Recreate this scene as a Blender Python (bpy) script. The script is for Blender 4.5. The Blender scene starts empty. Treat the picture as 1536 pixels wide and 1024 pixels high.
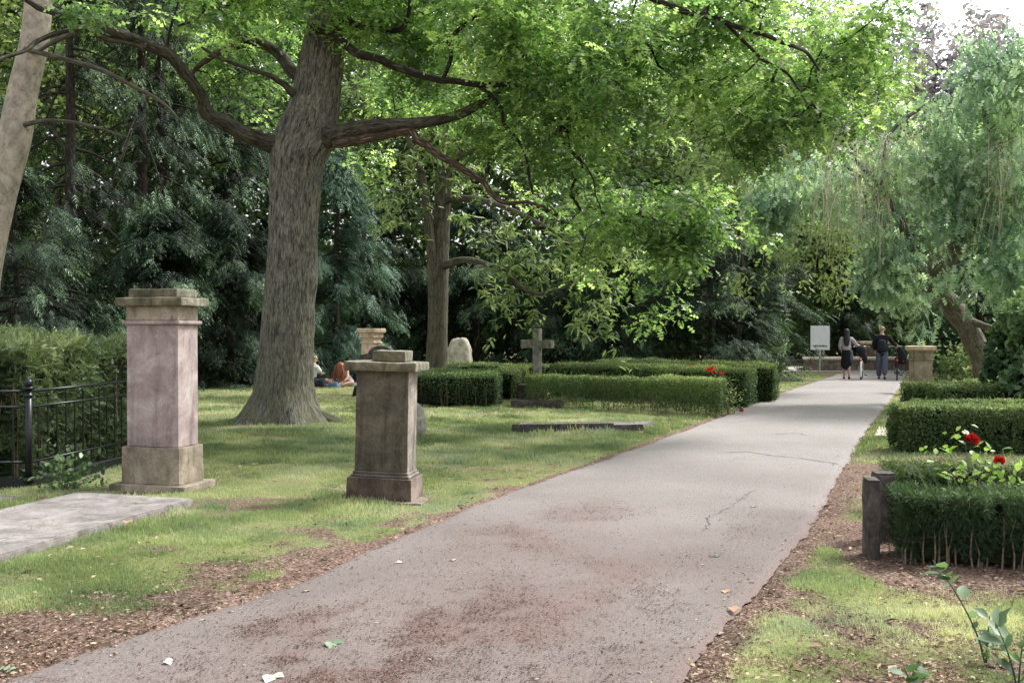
import bpy, bmesh, math, random
import numpy as np
from mathutils import Vector, Matrix
rng = np.random.default_rng(7)
random.seed(7)
C = bpy.context.scene.collection
PI = math.pi
F = 1493.0; H = 1.62; HZ = 495.0
def gp(px, py, z=0.0):                       # point at height z seen at a pixel
    Y = (H - z) * F / (py - HZ)
    return ((px - 768) / F * Y, Y)
def at(px, py, Y):                           # world point at depth Y
    return np.array([(px - 768) / F * Y, Y, H - (py - HZ) / F * Y])

# ------------------------------------------------------------------ noise
_perm = rng.permutation(512); _val = rng.random(512)
def _h(ix, iy, iz): return _val[_perm[(_perm[(_perm[ix & 511] + iy) & 511] + iz) & 511]]
def noise3(p, s=1.0, off=0.0):
    p = np.asarray(p, float) * s + off
    i = np.floor(p).astype(int); f = p - i; f = f * f * (3 - 2 * f)
    r = 0
    for dx in (0, 1):
        for dy in (0, 1):
            for dz in (0, 1):
                w = (f[..., 0] if dx else 1 - f[..., 0]) * (f[..., 1] if dy else 1 - f[..., 1]) * (f[..., 2] if dz else 1 - f[..., 2])
                r = r + w * _h(i[..., 0] + dx, i[..., 1] + dy, i[..., 2] + dz)
    return r
def fbm(p, s=1.0, off=0.0, o=3):
    a = 0; t = 0; w = 1
    for k in range(o):
        a = a + w * noise3(p, s * 2 ** k, off + 17.3 * k); t += w; w *= .5
    return a / t
def sstep(a, b, x):
    t = np.clip((x - a) / (b - a), 0, 1); return t * t * (3 - 2 * t)
def unit(v):
    v = np.asarray(v, float); n = np.linalg.norm(v, axis=-1, keepdims=True); n[n == 0] = 1; return v / n

# ------------------------------------------------------------------ materials
def new_mat(name):
    m = bpy.data.materials.new(name); m.use_nodes = True
    nt = m.node_tree; nt.nodes.clear()
    out = nt.nodes.new('ShaderNodeOutputMaterial')
    return m, nt, out
def N(nt, typ, **kw):
    n = nt.nodes.new(typ)
    for k, v in kw.items():
        if k in n.inputs: n.inputs[k].default_value = v
        else: setattr(n, k, v)
    return n
def ramp(nt, fac, stops):
    r = nt.nodes.new('ShaderNodeValToRGB'); e = r.color_ramp.elements
    while len(e) < len(stops): e.new(0.5)
    for el, (p, c) in zip(e, stops):
        el.position = p; el.color = (*c, 1)
    nt.links.new(fac, r.inputs[0]); return r.outputs[0]
def mixc(nt, f, a, b, mode='MIX'):
    m = nt.nodes.new('ShaderNodeMix'); m.data_type = 'RGBA'; m.blend_type = mode
    for s, v in ((m.inputs[0], f), (m.inputs[6], a), (m.inputs[7], b)):
        if hasattr(v, 'links'): nt.links.new(v, s)
        elif isinstance(v, (int, float)): s.default_value = v
        else: s.default_value = (*v, 1)
    return m.outputs[2]
def math_n(nt, op, a, b=0.0, clamp=False):
    m = nt.nodes.new('ShaderNodeMath'); m.operation = op; m.use_clamp = clamp
    for s, v in ((m.inputs[0], a), (m.inputs[1], b)):
        if hasattr(v, 'links'): nt.links.new(v, s)
        else: s.default_value = v
    return m.outputs[0]
def noise_n(nt, vec, scale, detail=4, rough=.6, dist=0.0):
    n = N(nt, 'ShaderNodeTexNoise', Scale=scale, Detail=detail, Roughness=rough, Distortion=dist)
    if vec is not None: nt.links.new(vec, n.inputs['Vector'])
    return n.outputs['Fac']
def objvec(nt, scale=(1, 1, 1)):
    t = nt.nodes.new('ShaderNodeTexCoord'); m = nt.nodes.new('ShaderNodeMapping')
    m.inputs['Scale'].default_value = scale
    nt.links.new(t.outputs['Object'], m.inputs['Vector']); return m.outputs[0]
def attr(nt, name, vec=False):
    a = nt.nodes.new('ShaderNodeAttribute'); a.attribute_name = name
    return a.outputs['Vector'] if vec else a.outputs['Fac']
def finish(nt, out, col, rough=.85, bump=None, bs=.5, bd=.01, spec=.3, metal=0):
    b = N(nt, 'ShaderNodeBsdfPrincipled', Roughness=rough, Metallic=metal)
    b.inputs['Specular IOR Level'].default_value = spec
    if hasattr(col, 'links'): nt.links.new(col, b.inputs['Base Color'])
    else: b.inputs['Base Color'].default_value = (*col, 1)
    if bump is not None:
        bp = N(nt, 'ShaderNodeBump', Strength=bs, Distance=bd)
        nt.links.new(bump, bp.inputs['Height']); nt.links.new(bp.outputs[0], b.inputs['Normal'])
    nt.links.new(b.outputs[0], out.inputs[0]); return b

def leaf_mat(name, dark, mid, light, trans=.35, tc=1.5, rough=.5, spec=.35):
    m, nt, out = new_mat(name)
    r = attr(nt, 'rnd')
    col = ramp(nt, r, [(0, dark), (.5, mid), (1, light)])
    big = noise_n(nt, objvec(nt), .9, 2)
    col = mixc(nt, 1, col, ramp(nt, big, [(.3, (.55, .64, .66)), (.7, (1.35, 1.25, 1.1))]), 'MULTIPLY')
    b = N(nt, 'ShaderNodeBsdfPrincipled', Roughness=rough); b.inputs['Specular IOR Level'].default_value = spec
    nt.links.new(col, b.inputs['Base Color'])
    t = nt.nodes.new('ShaderNodeBsdfTranslucent')
    tcl = mixc(nt, 1, col, (tc * .93, tc * 1.0, tc * .66), 'MULTIPLY')
    nt.links.new(tcl, t.inputs[0])
    mx = N(nt, 'ShaderNodeMixShader'); mx.inputs[0].default_value = trans
    nt.links.new(b.outputs[0], mx.inputs[1]); nt.links.new(t.outputs[0], mx.inputs[2])
    nt.links.new(mx.outputs[0], out.inputs[0]); return m
def bark_mat(name, c1, c2, moss=None, ridge=9, bd=.03, contrast=(.35, .62), zs=.16, vw=.6, ns=1.3):
    m, nt, out = new_mat(name)
    v = attr(nt, 'bark', True)
    mp = nt.nodes.new('ShaderNodeMapping'); mp.inputs['Scale'].default_value = (ridge, ridge, ridge * zs)
    nt.links.new(v, mp.inputs[0])
    n1 = noise_n(nt, mp.outputs[0], ns, 6, .72, .35)
    n2 = noise_n(nt, v, 4, 3)
    vor = N(nt, 'ShaderNodeTexVoronoi', Scale=2.2, feature='DISTANCE_TO_EDGE'); nt.links.new(mp.outputs[0], vor.inputs[0])
    vv = math_n(nt, 'MULTIPLY', vor.outputs[0], 1.6, True)
    hgt = math_n(nt, 'ADD', math_n(nt, 'MULTIPLY', n1, 1.1 - vw), math_n(nt, 'MULTIPLY', vv, vw))
    col = ramp(nt, hgt, [(contrast[0], c1), (contrast[1], c2)])
    col = mixc(nt, 1, col, ramp(nt, n2, [(.3, (.7, .7, .7)), (.7, (1.25, 1.2, 1.15))]), 'MULTIPLY')
    if moss:
        geo = nt.nodes.new('ShaderNodeNewGeometry'); sp = nt.nodes.new('ShaderNodeSeparateXYZ')
        nt.links.new(geo.outputs['Position'], sp.inputs[0])
        low = math_n(nt, 'SUBTRACT', 1.0, math_n(nt, 'MULTIPLY', sp.outputs[2], .33), True)
        low = math_n(nt, 'MULTIPLY', low, ramp(nt, n2, [(.35, (0, 0, 0)), (.6, (1, 1, 1))]), True)
        col = mixc(nt, math_n(nt, 'MULTIPLY', low, .75), col, moss)
    finish(nt, out, col, .9, hgt, 1.0, bd); return m
def stone_mat(name, a, b, c, scale=3.0, speck=.3, bd=.006, stain=(.45, .42, .36), front_shade=None):
    m, nt, out = new_mat(name)
    v = objvec(nt)
    n1 = noise_n(nt, v, scale, 6, .62, .7); n2 = noise_n(nt, v, scale * 14, 4, .7); n3 = noise_n(nt, objvec(nt, (1, 1, .16)), scale * 2.6, 5, .65, .8)
    col = ramp(nt, n1, [(.34, a), (.5, b), (.64, c)])
    col = mixc(nt, ramp(nt, n3, [(.52, (0, 0, 0)), (.68, (.75, .75, .75))]), col, mixc(nt, 1, col, stain, 'MULTIPLY'))
    col = mixc(nt, speck, col, ramp(nt, n2, [(.3, (.35, .35, .35)), (.7, (1.6, 1.6, 1.6))]), 'MULTIPLY')
    spot = N(nt, 'ShaderNodeTexVoronoi', Scale=scale * 5); nt.links.new(v, spot.inputs[0]); n4 = noise_n(nt, v, scale * .8, 3)
    sp_ = math_n(nt, 'MULTIPLY', ramp(nt, spot.outputs['Distance'], [(.12, (1, 1, 1)), (.24, (0, 0, 0))]), ramp(nt, n4, [(.52, (0, 0, 0)), (.62, (.6, .6, .6))]))
    col = mixc(nt, sp_, col, (.38, .38, .30))
    if front_shade:                              # shade of the camera-side faces, multiplied into the stone colour
        geo = nt.nodes.new('ShaderNodeNewGeometry'); dp = nt.nodes.new('ShaderNodeVectorMath'); dp.operation = 'DOT_PRODUCT'
        nt.links.new(geo.outputs['Normal'], dp.inputs[0]); dp.inputs[1].default_value = (-.2, -.98, 0)
        col = mixc(nt, math_n(nt, 'MULTIPLY', dp.outputs['Value'], .9, True), col, mixc(nt, 1, col, front_shade, 'MULTIPLY'))
    finish(nt, out, col, .88, mixc(nt, .5, n2, n1), .6, bd); return m
def plain(name, col, rough=.6, metal=0, var=.25, scale=20, spec=.4):
    m, nt, out = new_mat(name)
    n = noise_n(nt, objvec(nt), scale, 4)
    cc = mixc(nt, 1, col, ramp(nt, n, [(.3, (1 - var,) * 3), (.7, (1 + var,) * 3)]), 'MULTIPLY')
    finish(nt, out, cc, rough, n, .15, .004, spec, metal); return m

M = {}
M['oak'] = leaf_mat('oak leaf', (.018, .045, .018), (.12, .205, .068), (.45, .57, .27), .5, 2.3, .36, .7)
M['chestnut'] = leaf_mat('lance leaf', (.06, .11, .04), (.20, .28, .11), (.46, .53, .28), .42, 1.7, .4, .5)
M['conifer'] = leaf_mat('conifer frond', (.008, .020, .010), (.038, .078, .038), (.25, .38, .23), .2, 1.3, .6)
M['conifer_pale'] = leaf_mat('pale conifer frond', (.04, .085, .055), (.11, .20, .14), (.24, .37, .27), .2, 1.2, .6)
M['yew'] = leaf_mat('yew spray', (.012, .030, .013), (.036, .08, .032), (.12, .21, .085), .2, 1.3, .6)
M['wood'] = leaf_mat('far leaf', (.04, .075, .035), (.14, .21, .09), (.34, .43, .21), .42, 1.5)
M['weep'] = leaf_mat('weeping leaf', (.09, .155, .11), (.265, .38, .285), (.60, .72, .58), .5, 1.7, .42, .6)  # pale leaf colour stands in for haze and glare around this tree
M['weep_light'] = leaf_mat('light drooping leaf', (.11, .17, .06), (.22, .30, .12), (.40, .46, .24), .42, 1.5, .5)
M['purple'] = leaf_mat('purple leaf', (.28, .25, .34), (.38, .34, .46), (.54, .5, .64), .4, 1.0)  # purple paled to lilac, distance haze put into the leaf colour
M['hedge'] = leaf_mat('hedge leaf', (.014, .034, .012), (.045, .09, .03), (.19, .27, .09), .25, 1.3)
M['hedge_bright'] = leaf_mat('bright hedge leaf', (.03, .06, .018), (.10, .16, .05), (.34, .40, .17), .3, 1.3)
M['bush'] = leaf_mat('bush sprig', (.03, .055, .02), (.10, .15, .06), (.30, .35, .17), .25, 1.2)
M['sapling'] = leaf_mat('sapling leaf', (.07, .12, .06), (.12, .19, .10), (.22, .31, .19), .35, 1.5, .4)
M['rose_leaf'] = leaf_mat('rose leaf', (.12, .22, .05), (.22, .36, .08), (.36, .5, .14), .35, 1.5, .4)
M['ivy'] = leaf_mat('ivy leaf', (.05, .10, .045), (.13, .22, .10), (.28, .40, .2), .25, 1.2, .4)
M['grass'] = leaf_mat('grass blade', (.14, .185, .09), (.30, .37, .195), (.60, .60, .45), .42, 1.2, .6, .2)
M['litter'] = leaf_mat('litter leaf', (.06, .035, .024), (.16, .10, .065), (.46, .38, .28), .1, 1.0, .7, .2)
M['bark_oak'] = bark_mat('oak bark', (.022, .020, .016), (.235, .225, .19), (.085, .09, .045), 19, .045, (.34, .60), .17, .25)
M['bark_dark'] = bark_mat('dark limb bark', (.016, .013, .010), (.075, .062, .046), None, 12, .02)
M['bark_limb'] = bark_mat('limb bark', (.016, .014, .011), (.115, .105, .08), None, 17, .03, (.36, .62), .17, .25)
M['bark_pale'] = bark_mat('pale smooth bark', (.20, .175, .14), (.38, .34, .285), None, 5, .02, (.38, .62), .7, 0.0, 2.0)
M['bark_mid'] = bark_mat('grey bark', (.035, .033, .025), (.14, .13, .10), (.07, .08, .035), 15, .02, (.35, .62), .15, .25)
M['bark_red'] = bark_mat('stripped red bark', (.05, .035, .025), (.22, .155, .115), None, 12, .02)
M['bark_weep'] = bark_mat('brown bark', (.06, .052, .042), (.22, .195, .155), None, 13, .02, (.3, .65), .25, .3)
M['straw'] = plain('hanging pale twig', (.52, .47, .34), .8)
M['stem'] = plain('hedge stem', (.16, .12, .085), .9)
M['pink'] = stone_mat('pink sandstone', (.20, .165, .155), (.32, .255, .243), (.43, .375, .345), 2.6, .22, .005, (.62, .56, .56))
M['tan'] = stone_mat('tan sandstone', (.15, .13, .095), (.255, .215, .165), (.36, .30, .235), 3, .4)
M['tan_light'] = stone_mat('light sandstone', (.38, .28, .20), (.52, .40, .29), (.62, .5, .38), 4, .25)
M['dark'] = stone_mat('weathered dark stone', (.14, .125, .108), (.22, .195, .168), (.33, .29, .25), 3, .45, .008, (.42, .40, .35), (.36, .34, .28))
M['darkbase'] = stone_mat('blackened stone', (.10, .075, .065), (.17, .125, .11), (.27, .215, .19), 5, .35, .006, (.5, .48, .44), (.38, .34, .3))
M['lichen'] = stone_mat('lichened stone', (.10, .10, .07), (.19, .18, .135), (.34, .31, .25), 6, .5, .008, (.45, .42, .36), (.55, .52, .42))
M['slab'] = stone_mat('grey slab', (.15, .135, .125), (.215, .195, .183), (.28, .255, .24), 3.5, .3, .003)
M['slabdark'] = stone_mat('dark kerb stone', (.035, .03, .027), (.065, .055, .05), (.12, .10, .09), 9, .4)
M['granite'] = stone_mat('pale granite', (.27, .25, .19), (.42, .39, .31), (.54, .5, .42), 5, .4)
M['cross'] = stone_mat('grey cross stone', (.12, .115, .09), (.21, .2, .165), (.30, .29, .25), 7, .45)
M['greyrock'] = stone_mat('grey rough stone', (.16, .15, .12), (.26, .24, .2), (.36, .34, .29), 9, .4)
M['iron'] = plain('black iron', (.010, .012, .014), .35, .3, .3, 40, .5)
M['black'] = plain('black cloth', (.006, .007, .009), .9)
M['navy'] = plain('dark navy cloth', (.012, .016, .024), .9)
M['jeans'] = plain('grey blue cloth', (.10, .12, .17), .85)
M['greytop'] = plain('grey knit', (.34, .32, .34), .9)
M['whitecloth'] = plain('white cloth', (.78, .78, .78), .85)
M['skin'] = plain('skin', (.55, .34, .26), .55, 0, .06)
M['hair_dark'] = plain('dark hair', (.016, .012, .011), .5, 0, .4, 60)
M['hair_red'] = plain('auburn hair', (.24, .085, .04), .5, 0, .6, 30)
M['hair_brown'] = plain('brown hair', (.17, .085, .05), .5, 0, .4, 60)
M['hair_sand'] = plain('sandy hair', (.34, .25, .18), .5, 0, .4, 60)
M['tyre'] = plain('tyre rubber', (.02, .02, .02), .7)
M['chrome'] = plain('bare steel', (.5, .5, .5), .35, .8, .1)
M['cream'] = plain('cream mudguard', (.75, .72, .66), .4, 0, .05)
M['redlamp'] = plain('red lamp', (.5, .03, .02), .3, 0, .05)
M['signwhite'] = plain('white enamel', (.78, .80, .80), .4, 0, .04)
M['signink'] = plain('sign lettering', (.06, .06, .06), .6)
M['rose'] = leaf_mat('rose petal', (.30, .008, .012), (.5, .015, .02), (.7, .03, .04), .2, 1.0, .5)
M['poppy'] = leaf_mat('scarlet petal', (.55, .03, .02), (.75, .05, .03), (.85, .10, .06), .2, 1.0, .5)
M['blanket'] = plain('pale blanket', (.55, .58, .6), .9, 0, .3, 6)
M['bluebag'] = plain('blue cloth', (.05, .10, .17), .85, 0, .5, 9)
M['wallbrick'] = stone_mat('low brown wall', (.10, .075, .06), (.17, .13, .105), (.25, .2, .16), 6, .3)
M['crack'] = plain('crack fill', (.04, .035, .032), .95)

# ------------------------------------------------------------------ object helpers
def tag(o, label=None, cat=None, group=None, kind=None):
    if label: o['label'] = label
    if cat: o['category'] = cat
    if group: o['group'] = group
    if kind: o['kind'] = kind
    return o
def thing(name, label, cat, loc=(0, 0, 0), rz=0.0, group=None):
    o = bpy.data.objects.new(name, None); C.objects.link(o); o.empty_display_size = .2
    o.location = loc; o.rotation_euler = (0, 0, rz)
    return tag(o, label, cat, group)
def link(name, me, mat, parent=None, smooth=False):
    me.materials.append(mat) if mat else None
    if smooth: me.polygons.foreach_set('use_smooth', [True] * len(me.polygons))
    o = bpy.data.objects.new(name, me); C.objects.link(o)
    if parent is not None: o.parent = parent
    return o
def np_mesh(name, V, faces_flat, starts, attrs=None):
    me = bpy.data.meshes.new(name)
    V = np.ascontiguousarray(V, dtype=np.float32)
    me.vertices.add(len(V)); me.vertices.foreach_set('co', V.ravel())
    me.loops.add(len(faces_flat)); me.loops.foreach_set('vertex_index', np.asarray(faces_flat, dtype=np.int32))
    me.polygons.add(len(starts)); me.polygons.foreach_set('loop_start', np.asarray(starts, dtype=np.int32))
    me.update(calc_edges=True)
    for k, v in (attrs or {}).items():
        v = np.ascontiguousarray(v, dtype=np.float32)
        if v.ndim == 1:
            a = me.attributes.new(k, 'FLOAT', 'POINT'); a.data.foreach_set('value', v)
        else:
            a = me.attributes.new(k, 'FLOAT_VECTOR', 'POINT'); a.data.foreach_set('vector', v.ravel())
    return me
def bm_obj(name, bm, mat, parent=None, smooth=False):
    me = bpy.data.meshes.new(name); bmesh.ops.recalc_face_normals(bm, faces=bm.faces); bm.to_mesh(me); bm.free()
    return link(name, me, mat, parent, smooth)
def bx(bm, x0, x1, y0, y1, z0, z1, bev=0.0, taper=0.0, rough=0.0):
    r = bmesh.ops.create_cube(bm, size=1.0); vs = r['verts']
    for v in vs:
        k = 1 - taper if v.co.z > 0 else 1
        cx, cy = (x0 + x1) / 2, (y0 + y1) / 2
        v.co = Vector((cx + v.co.x * (x1 - x0) * k, cy + v.co.y * (y1 - y0) * k, z0 if v.co.z < 0 else z1))
    if bev > 0:
        es = [e for e in bm.edges if e.verts[0] in vs and e.verts[1] in vs]
        r2 = bmesh.ops.bevel(bm, geom=es, offset=bev, segments=2, affect='EDGES', profile=.6)
def rough_up(o, cuts, amp, s=6.0, seed=0.0):  # subdivide and wear the faces
    bm = bmesh.new(); bm.from_mesh(o.data)
    bmesh.ops.subdivide_edges(bm, edges=[e for e in bm.edges if e.calc_length() > .08], cuts=cuts, use_grid_fill=True)
    bm.normal_update()
    P = np.array([v.co[:] for v in bm.verts]); n = fbm(P, s, 5 + seed) - .5; n2 = noise3(P, s * .25, 9 + seed) - .5
    for v, a, b in zip(bm.verts, n, n2): v.co += v.normal * float(a * amp + b * amp)
    bm.to_mesh(o.data); bm.free()
TPL = {
 'oak': (np.array([[0,0,0],[.34,0,.03],[.68,0,.02],[1,0,-.06],[.2,.16,.05],[.2,-.16,.05],[.5,.27,.07],[.5,-.27,.07],[.8,.22,.0],[.8,-.22,.0]]),
         [(0,1,4),(0,5,1),(1,2,6),(1,7,2),(2,3,8),(2,9,3)]),
 'diamond': (np.array([[0,0,0],[.45,.24,.06],[1,0,-.05],[.45,-.24,.06]]), [(0,3,2),(0,2,1)]),
 'lance': (np.array([[0,0,0],[.3,.12,.03],[.7,.11,-.02],[1,0,-.12],[.7,-.11,-.02],[.3,-.12,.03],[.5,0,-.03]]), [(0,6,1),(1,6,2),(2,6,3),(3,6,4),(4,6,5),(5,6,0)]),
 'blade': (np.array([[0,-.045,0],[0,.045,0],[1,0,.12]]), [(0,1,2)]),
 'blade2': (np.array([[0,-.05,0],[0,.05,0],[.6,.035,.1],[.6,-.035,.1],[1,0,.32]]), [(0,1,2,3),(3,2,4)]),
 'broad': (np.array([[0,0,0],[.25,.25,.04],[.6,.3,.05],[1,0,-.1],[.6,-.3,.05],[.25,-.25,.04],[.5,0,-.02]]), [(0,6,1),(1,6,2),(2,6,3),(3,6,4),(4,6,5),(5,6,0)]),
}
def _frond(pairs=7, w=.34, droop=.25):
    V = []; Fc = []
    for i in range(pairs):
        t = i / pairs; l = w * (1 - t) ** .6 * (.75 + .25 * math.sin(i * 2.3)); x = t
        for s in (-1, 1):
            b = len(V); z = -droop * t * t
            V += [[x, 0, z], [x + .10, 0, z], [x + .14 + l * .75, s * l, z - .10 * l - droop * .3 * t]]
            Fc.append((b, b + 1, b + 2) if s > 0 else (b + 1, b, b + 2))
    b = len(V); V += [[.8, -.05, -droop * .64], [.8, .05, -droop * .64], [1.1, 0, -droop * 1.2]]; Fc.append((b, b + 1, b + 2))
    return np.array(V), Fc
TPL['frond'] = _frond(); TPL['feather'] = _frond(4, .40, .22); TPL['sprig'] = _frond(5, .28, .12); TPL['pinnate'] = _frond(6, .42, .3)
def leaves_mesh(name, P, U, Nn, S, tpl='diamond', rnd=None, width=1.0):
    """one leaf per row: base P, axis U, facing Nn, length S"""
    T, Fc = TPL[tpl]; n = len(P); k = len(T)
    U = unit(U); W = unit(np.cross(Nn, U)); Nn = np.cross(U, W)
    if rnd is None: rnd = rng.random(n)
    S = np.broadcast_to(S, (n,))
    V = P[:, None, :] + S[:, None, None] * (T[None, :, 0, None] * U[:, None, :] + T[None, :, 1, None] * width * W[:, None, :] + T[None, :, 2, None] * Nn[:, None, :])
    fl = np.concatenate([np.array(f) for f in Fc]); cnt = np.array([len(f) for f in Fc])
    flat = (fl[None, :] + (np.arange(n) * k)[:, None]).ravel()
    st = np.concatenate([[0], np.cumsum(np.tile(cnt, n))[:-1]])
    return np_mesh(name, V.reshape(-1, 3), flat, st, {'rnd': np.repeat(rnd, k)})
def rdir(n): return unit(rng.normal(size=(n, 3)))

class Tubes:
    def __init__(s): s.V = []; s.F = []; s.B = []; s.n = 0
    def add(s, P, R, seg=8, lump=0.0, flare=0.0, seed=0.0, cap=True, ridge=0.0, rs=17.0):
        P = np.asarray(P, float); R = np.asarray(R, float); m = len(P)
        T = unit(np.gradient(P, axis=0))
        a = np.array([0., 0, 1]) if abs(T[0][2]) < .9 else np.array([0., 1, 0])
        u = unit(np.cross(a, T[0])); ang = np.arange(seg) / seg * 2 * PI
        L = 0
        for i in range(m):
            u = unit(u - T[i] * np.dot(u, T[i])); w = np.cross(T[i], u)
            if i: L += np.linalg.norm(P[i] - P[i - 1])
            r = np.full(seg, R[i])
            if flare > 0:
                fz = max(0, 1 - L / flare) ** 2.2
                q = np.stack([np.cos(ang) * 1.1, np.sin(ang) * 1.1, np.full(seg, L * .3)], 1)
                r = r * (1 + fz * (.42 + 1.0 * (noise3(q, 2.1, seed + 3) - .35)))
            if lump > 0:
                q = np.stack([np.cos(ang) * R[i], np.sin(ang) * R[i], np.full(seg, L)], 1)
                r = r * (1 + lump * (fbm(q, 2.2, seed + 8) - .5) * 2)
            if ridge > 0:
                q = np.stack([np.cos(ang) * R[i] * rs, np.sin(ang) * R[i] * rs, np.full(seg, L * rs * .2)], 1) + noise3(np.stack([np.cos(ang) * R[i], np.sin(ang) * R[i], np.full(seg, L)], 1), 5)[:, None] * .8
                nr_ = 1 - 2 * np.abs(noise3(q, 1, 77) - .5); r = r + ridge * (nr_ ** .7 - .6) + ridge * .5 * (noise3(q, 2.3, 99) - .5)
            s.V.append(P[i] + r[:, None] * (np.cos(ang)[:, None] * u + np.sin(ang)[:, None] * w))
            s.B.append(np.stack([np.cos(ang) * R[i], np.sin(ang) * R[i], np.full(seg, L)], 1) + seed)
            if i:
                b0 = s.n + (i - 1) * seg; b1 = s.n + i * seg; j = np.arange(seg); j2 = (j + 1) % seg
                s.F.append(np.stack([b0 + j, b0 + j2, b1 + j2, b1 + j], 1))
        s.n += m * seg
        return s
    def build(s, name, mat, parent=None):
        Fq = np.concatenate(s.F); me = np_mesh(name, np.concatenate(s.V), Fq.ravel(), np.arange(len(Fq)) * 4, {'bark': np.concatenate(s.B)})
        return link(name, me, mat, parent, True)
def cr(P, R, k=8):                           # catmull-rom through points with radii
    P = np.asarray(P, float); R = np.asarray(R, float)
    Q = np.vstack([2 * P[0] - P[1], P, 2 * P[-1] - P[-2]]); o = []; r = []
    for i in range(1, len(Q) - 2):
        for t in np.linspace(0, 1, k, endpoint=False):
            o.append(.5 * ((2 * Q[i]) + (-Q[i - 1] + Q[i + 1]) * t + (2 * Q[i - 1] - 5 * Q[i] + 4 * Q[i + 1] - Q[i + 2]) * t * t + (-Q[i - 1] + 3 * Q[i] - 3 * Q[i + 1] + Q[i + 2]) * t ** 3))
            r.append(R[i - 1] * (1 - t) + R[i] * t)
    o.append(P[-1]); r.append(R[-1]); return np.array(o), np.array(r)
def px_line(pts, k=8):                       # (px, py, depth, width px)
    P = [at(a, b, d) for a, b, d, w in pts]; R = [w / 2 / F * d for a, b, d, w in pts]
    return cr(P, R, k)

def clump_points(clumps, per_m3, thr=.45, ns=.9, seed=0.0):
    out = []
    for c, r, dens in clumps:
        c = np.array(c); r = np.array(r); vol = 4.19 * r[0] * r[1] * r[2]
        n = int(vol * per_m3 * dens) + 3
        q = rdir(n) * (rng.random((n, 1)) ** .42) * r + c
        f = fbm(q, ns, 31 + seed, 2)
        out.append(q[f > thr])
    return np.concatenate(out)
def grow(skel, A, step=.45, jit=.12, bias=.12, tip=.006, sag=.1, maxr=.08):
    """connect attractor points A to the skeleton; returns chains (points, radii)"""
    sk = np.asarray(skel); d0 = np.array([np.min(np.linalg.norm(sk - a, axis=1)) for a in A]); A = A[np.argsort(d0)]
    cap = len(sk) + len(A) * 14; pos = np.zeros((cap, 3)); pos[:len(sk)] = sk; n = len(sk); par = -np.ones(cap, int); depth = np.zeros(cap)
    for a in A:
        d = np.linalg.norm(pos[:n] - a, axis=1) + bias * depth[:n]
        j = int(np.argmin(d)); dist = float(np.linalg.norm(pos[j] - a)); k = min(12, max(1, int(math.ceil(dist / step))))
        st = pos[j].copy(); prev = j
        for i in range(1, k + 1):
            t = i / k; p = st * (1 - t) + a * t
            if i < k: p = p + rng.normal(size=3) * jit * step; p[2] += sag * dist * math.sin(PI * t)
            pos[n] = p; par[n] = prev; depth[n] = depth[prev] + dist / k; prev = n; n += 1
            if n >= cap: break
        if n >= cap: break
    m = len(sk); w = np.zeros(n); kids = [[] for _ in range(n)]
    for i in range(n - 1, m - 1, -1):
        if not kids[i]: w[i] = 1
        p = par[i]; kids[p].append(i); w[p] += w[i]
    rad = np.minimum(tip * np.maximum(w, 1) ** .44, maxr)
    chains = []; starts = [(p, c) for p in range(m) for c in kids[p]]
    while starts:
        p, c = starts.pop(); ch = [p, c]
        while kids[ch[-1]]:
            ks = sorted(kids[ch[-1]], key=lambda q: -w[q])
            for q in ks[1:]: starts.append((ch[-1], q))
            ch.append(ks[0])
        r = rad[ch].copy(); r[0] = rad[c] * 1.15
        chains.append((pos[ch], r))
    return chains
def twig_mesh(name, chains, mat, parent, minr=0.0):
    T = Tubes()
    for P, R in chains:
        if R[1] < minr: continue
        T.add(P, R, 6 if R[1] > .02 else 4 if R[1] > .01 else 3, seed=float(rng.random() * 9))
    return T.build(name, mat, parent) if T.n else None
def rosettes(A, n, size, spread, droop=.3, up=.6, jitter=.1, radial=0.0):
    """n leaves radiating round each point"""
    k = len(A); O = rng.normal(size=(k * n, 3)) * jitter * np.array([1, 1, .7]); P = np.repeat(A, n, 0) + O
    U = rdir(k * n) * (1 - radial * .5) + unit(O) * radial; U[:, 2] = U[:, 2] * .6 - droop; Nn = rdir(k * n) * (1 - up) + np.array([0, 0, up])
    S = size * (.65 + .6 * rng.random(k * n)); base = np.repeat(rng.random(k), n) * .6
    return P, U, Nn, S, np.clip(base + rng.random(k * n) * .4 + rng.normal(size=k * n) * .05, 0, 1)
exec_time = []

# ------------------------------------------------------------------ world, sun, camera
sc = bpy.context.scene
SUN_EL, SUN_AZ = math.radians(52), math.radians(62)      # azimuth east of +Y (to the right, ahead)
w = bpy.data.worlds.new("World"); sc.world = w; w.use_nodes = True
nt = w.node_tree; nt.nodes.clear()
sky = nt.nodes.new('ShaderNodeTexSky'); sky.sky_type = 'NISHITA'; sky.sun_disc = False
sky.sun_elevation = SUN_EL; sky.sun_rotation = SUN_AZ; sky.dust_density = 3.5; sky.air_density = 1.2; sky.altitude = 20
hs = N(nt, 'ShaderNodeHueSaturation', Saturation=.22, Value=2.6); nt.links.new(sky.outputs[0], hs.inputs['Color'])
bg = N(nt, 'ShaderNodeBackground', Strength=.15); nt.links.new(hs.outputs[0], bg.inputs[0])
ow = nt.nodes.new('ShaderNodeOutputWorld'); nt.links.new(bg.outputs[0], ow.inputs[0])
sl = bpy.data.lights.new('sun', 'SUN'); sl.energy = 4.4; sl.angle = math.radians(8); sl.color = (1, .98, .95)
so = bpy.data.objects.new('sun', sl); C.objects.link(so); so.location = (20, 20, 30)
sd = Vector((math.sin(SUN_AZ) * math.cos(SUN_EL), math.cos(SUN_AZ) * math.cos(SUN_EL), math.sin(SUN_EL)))
so.rotation_euler = sd.to_track_quat('Z', 'Y').to_euler()
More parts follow.
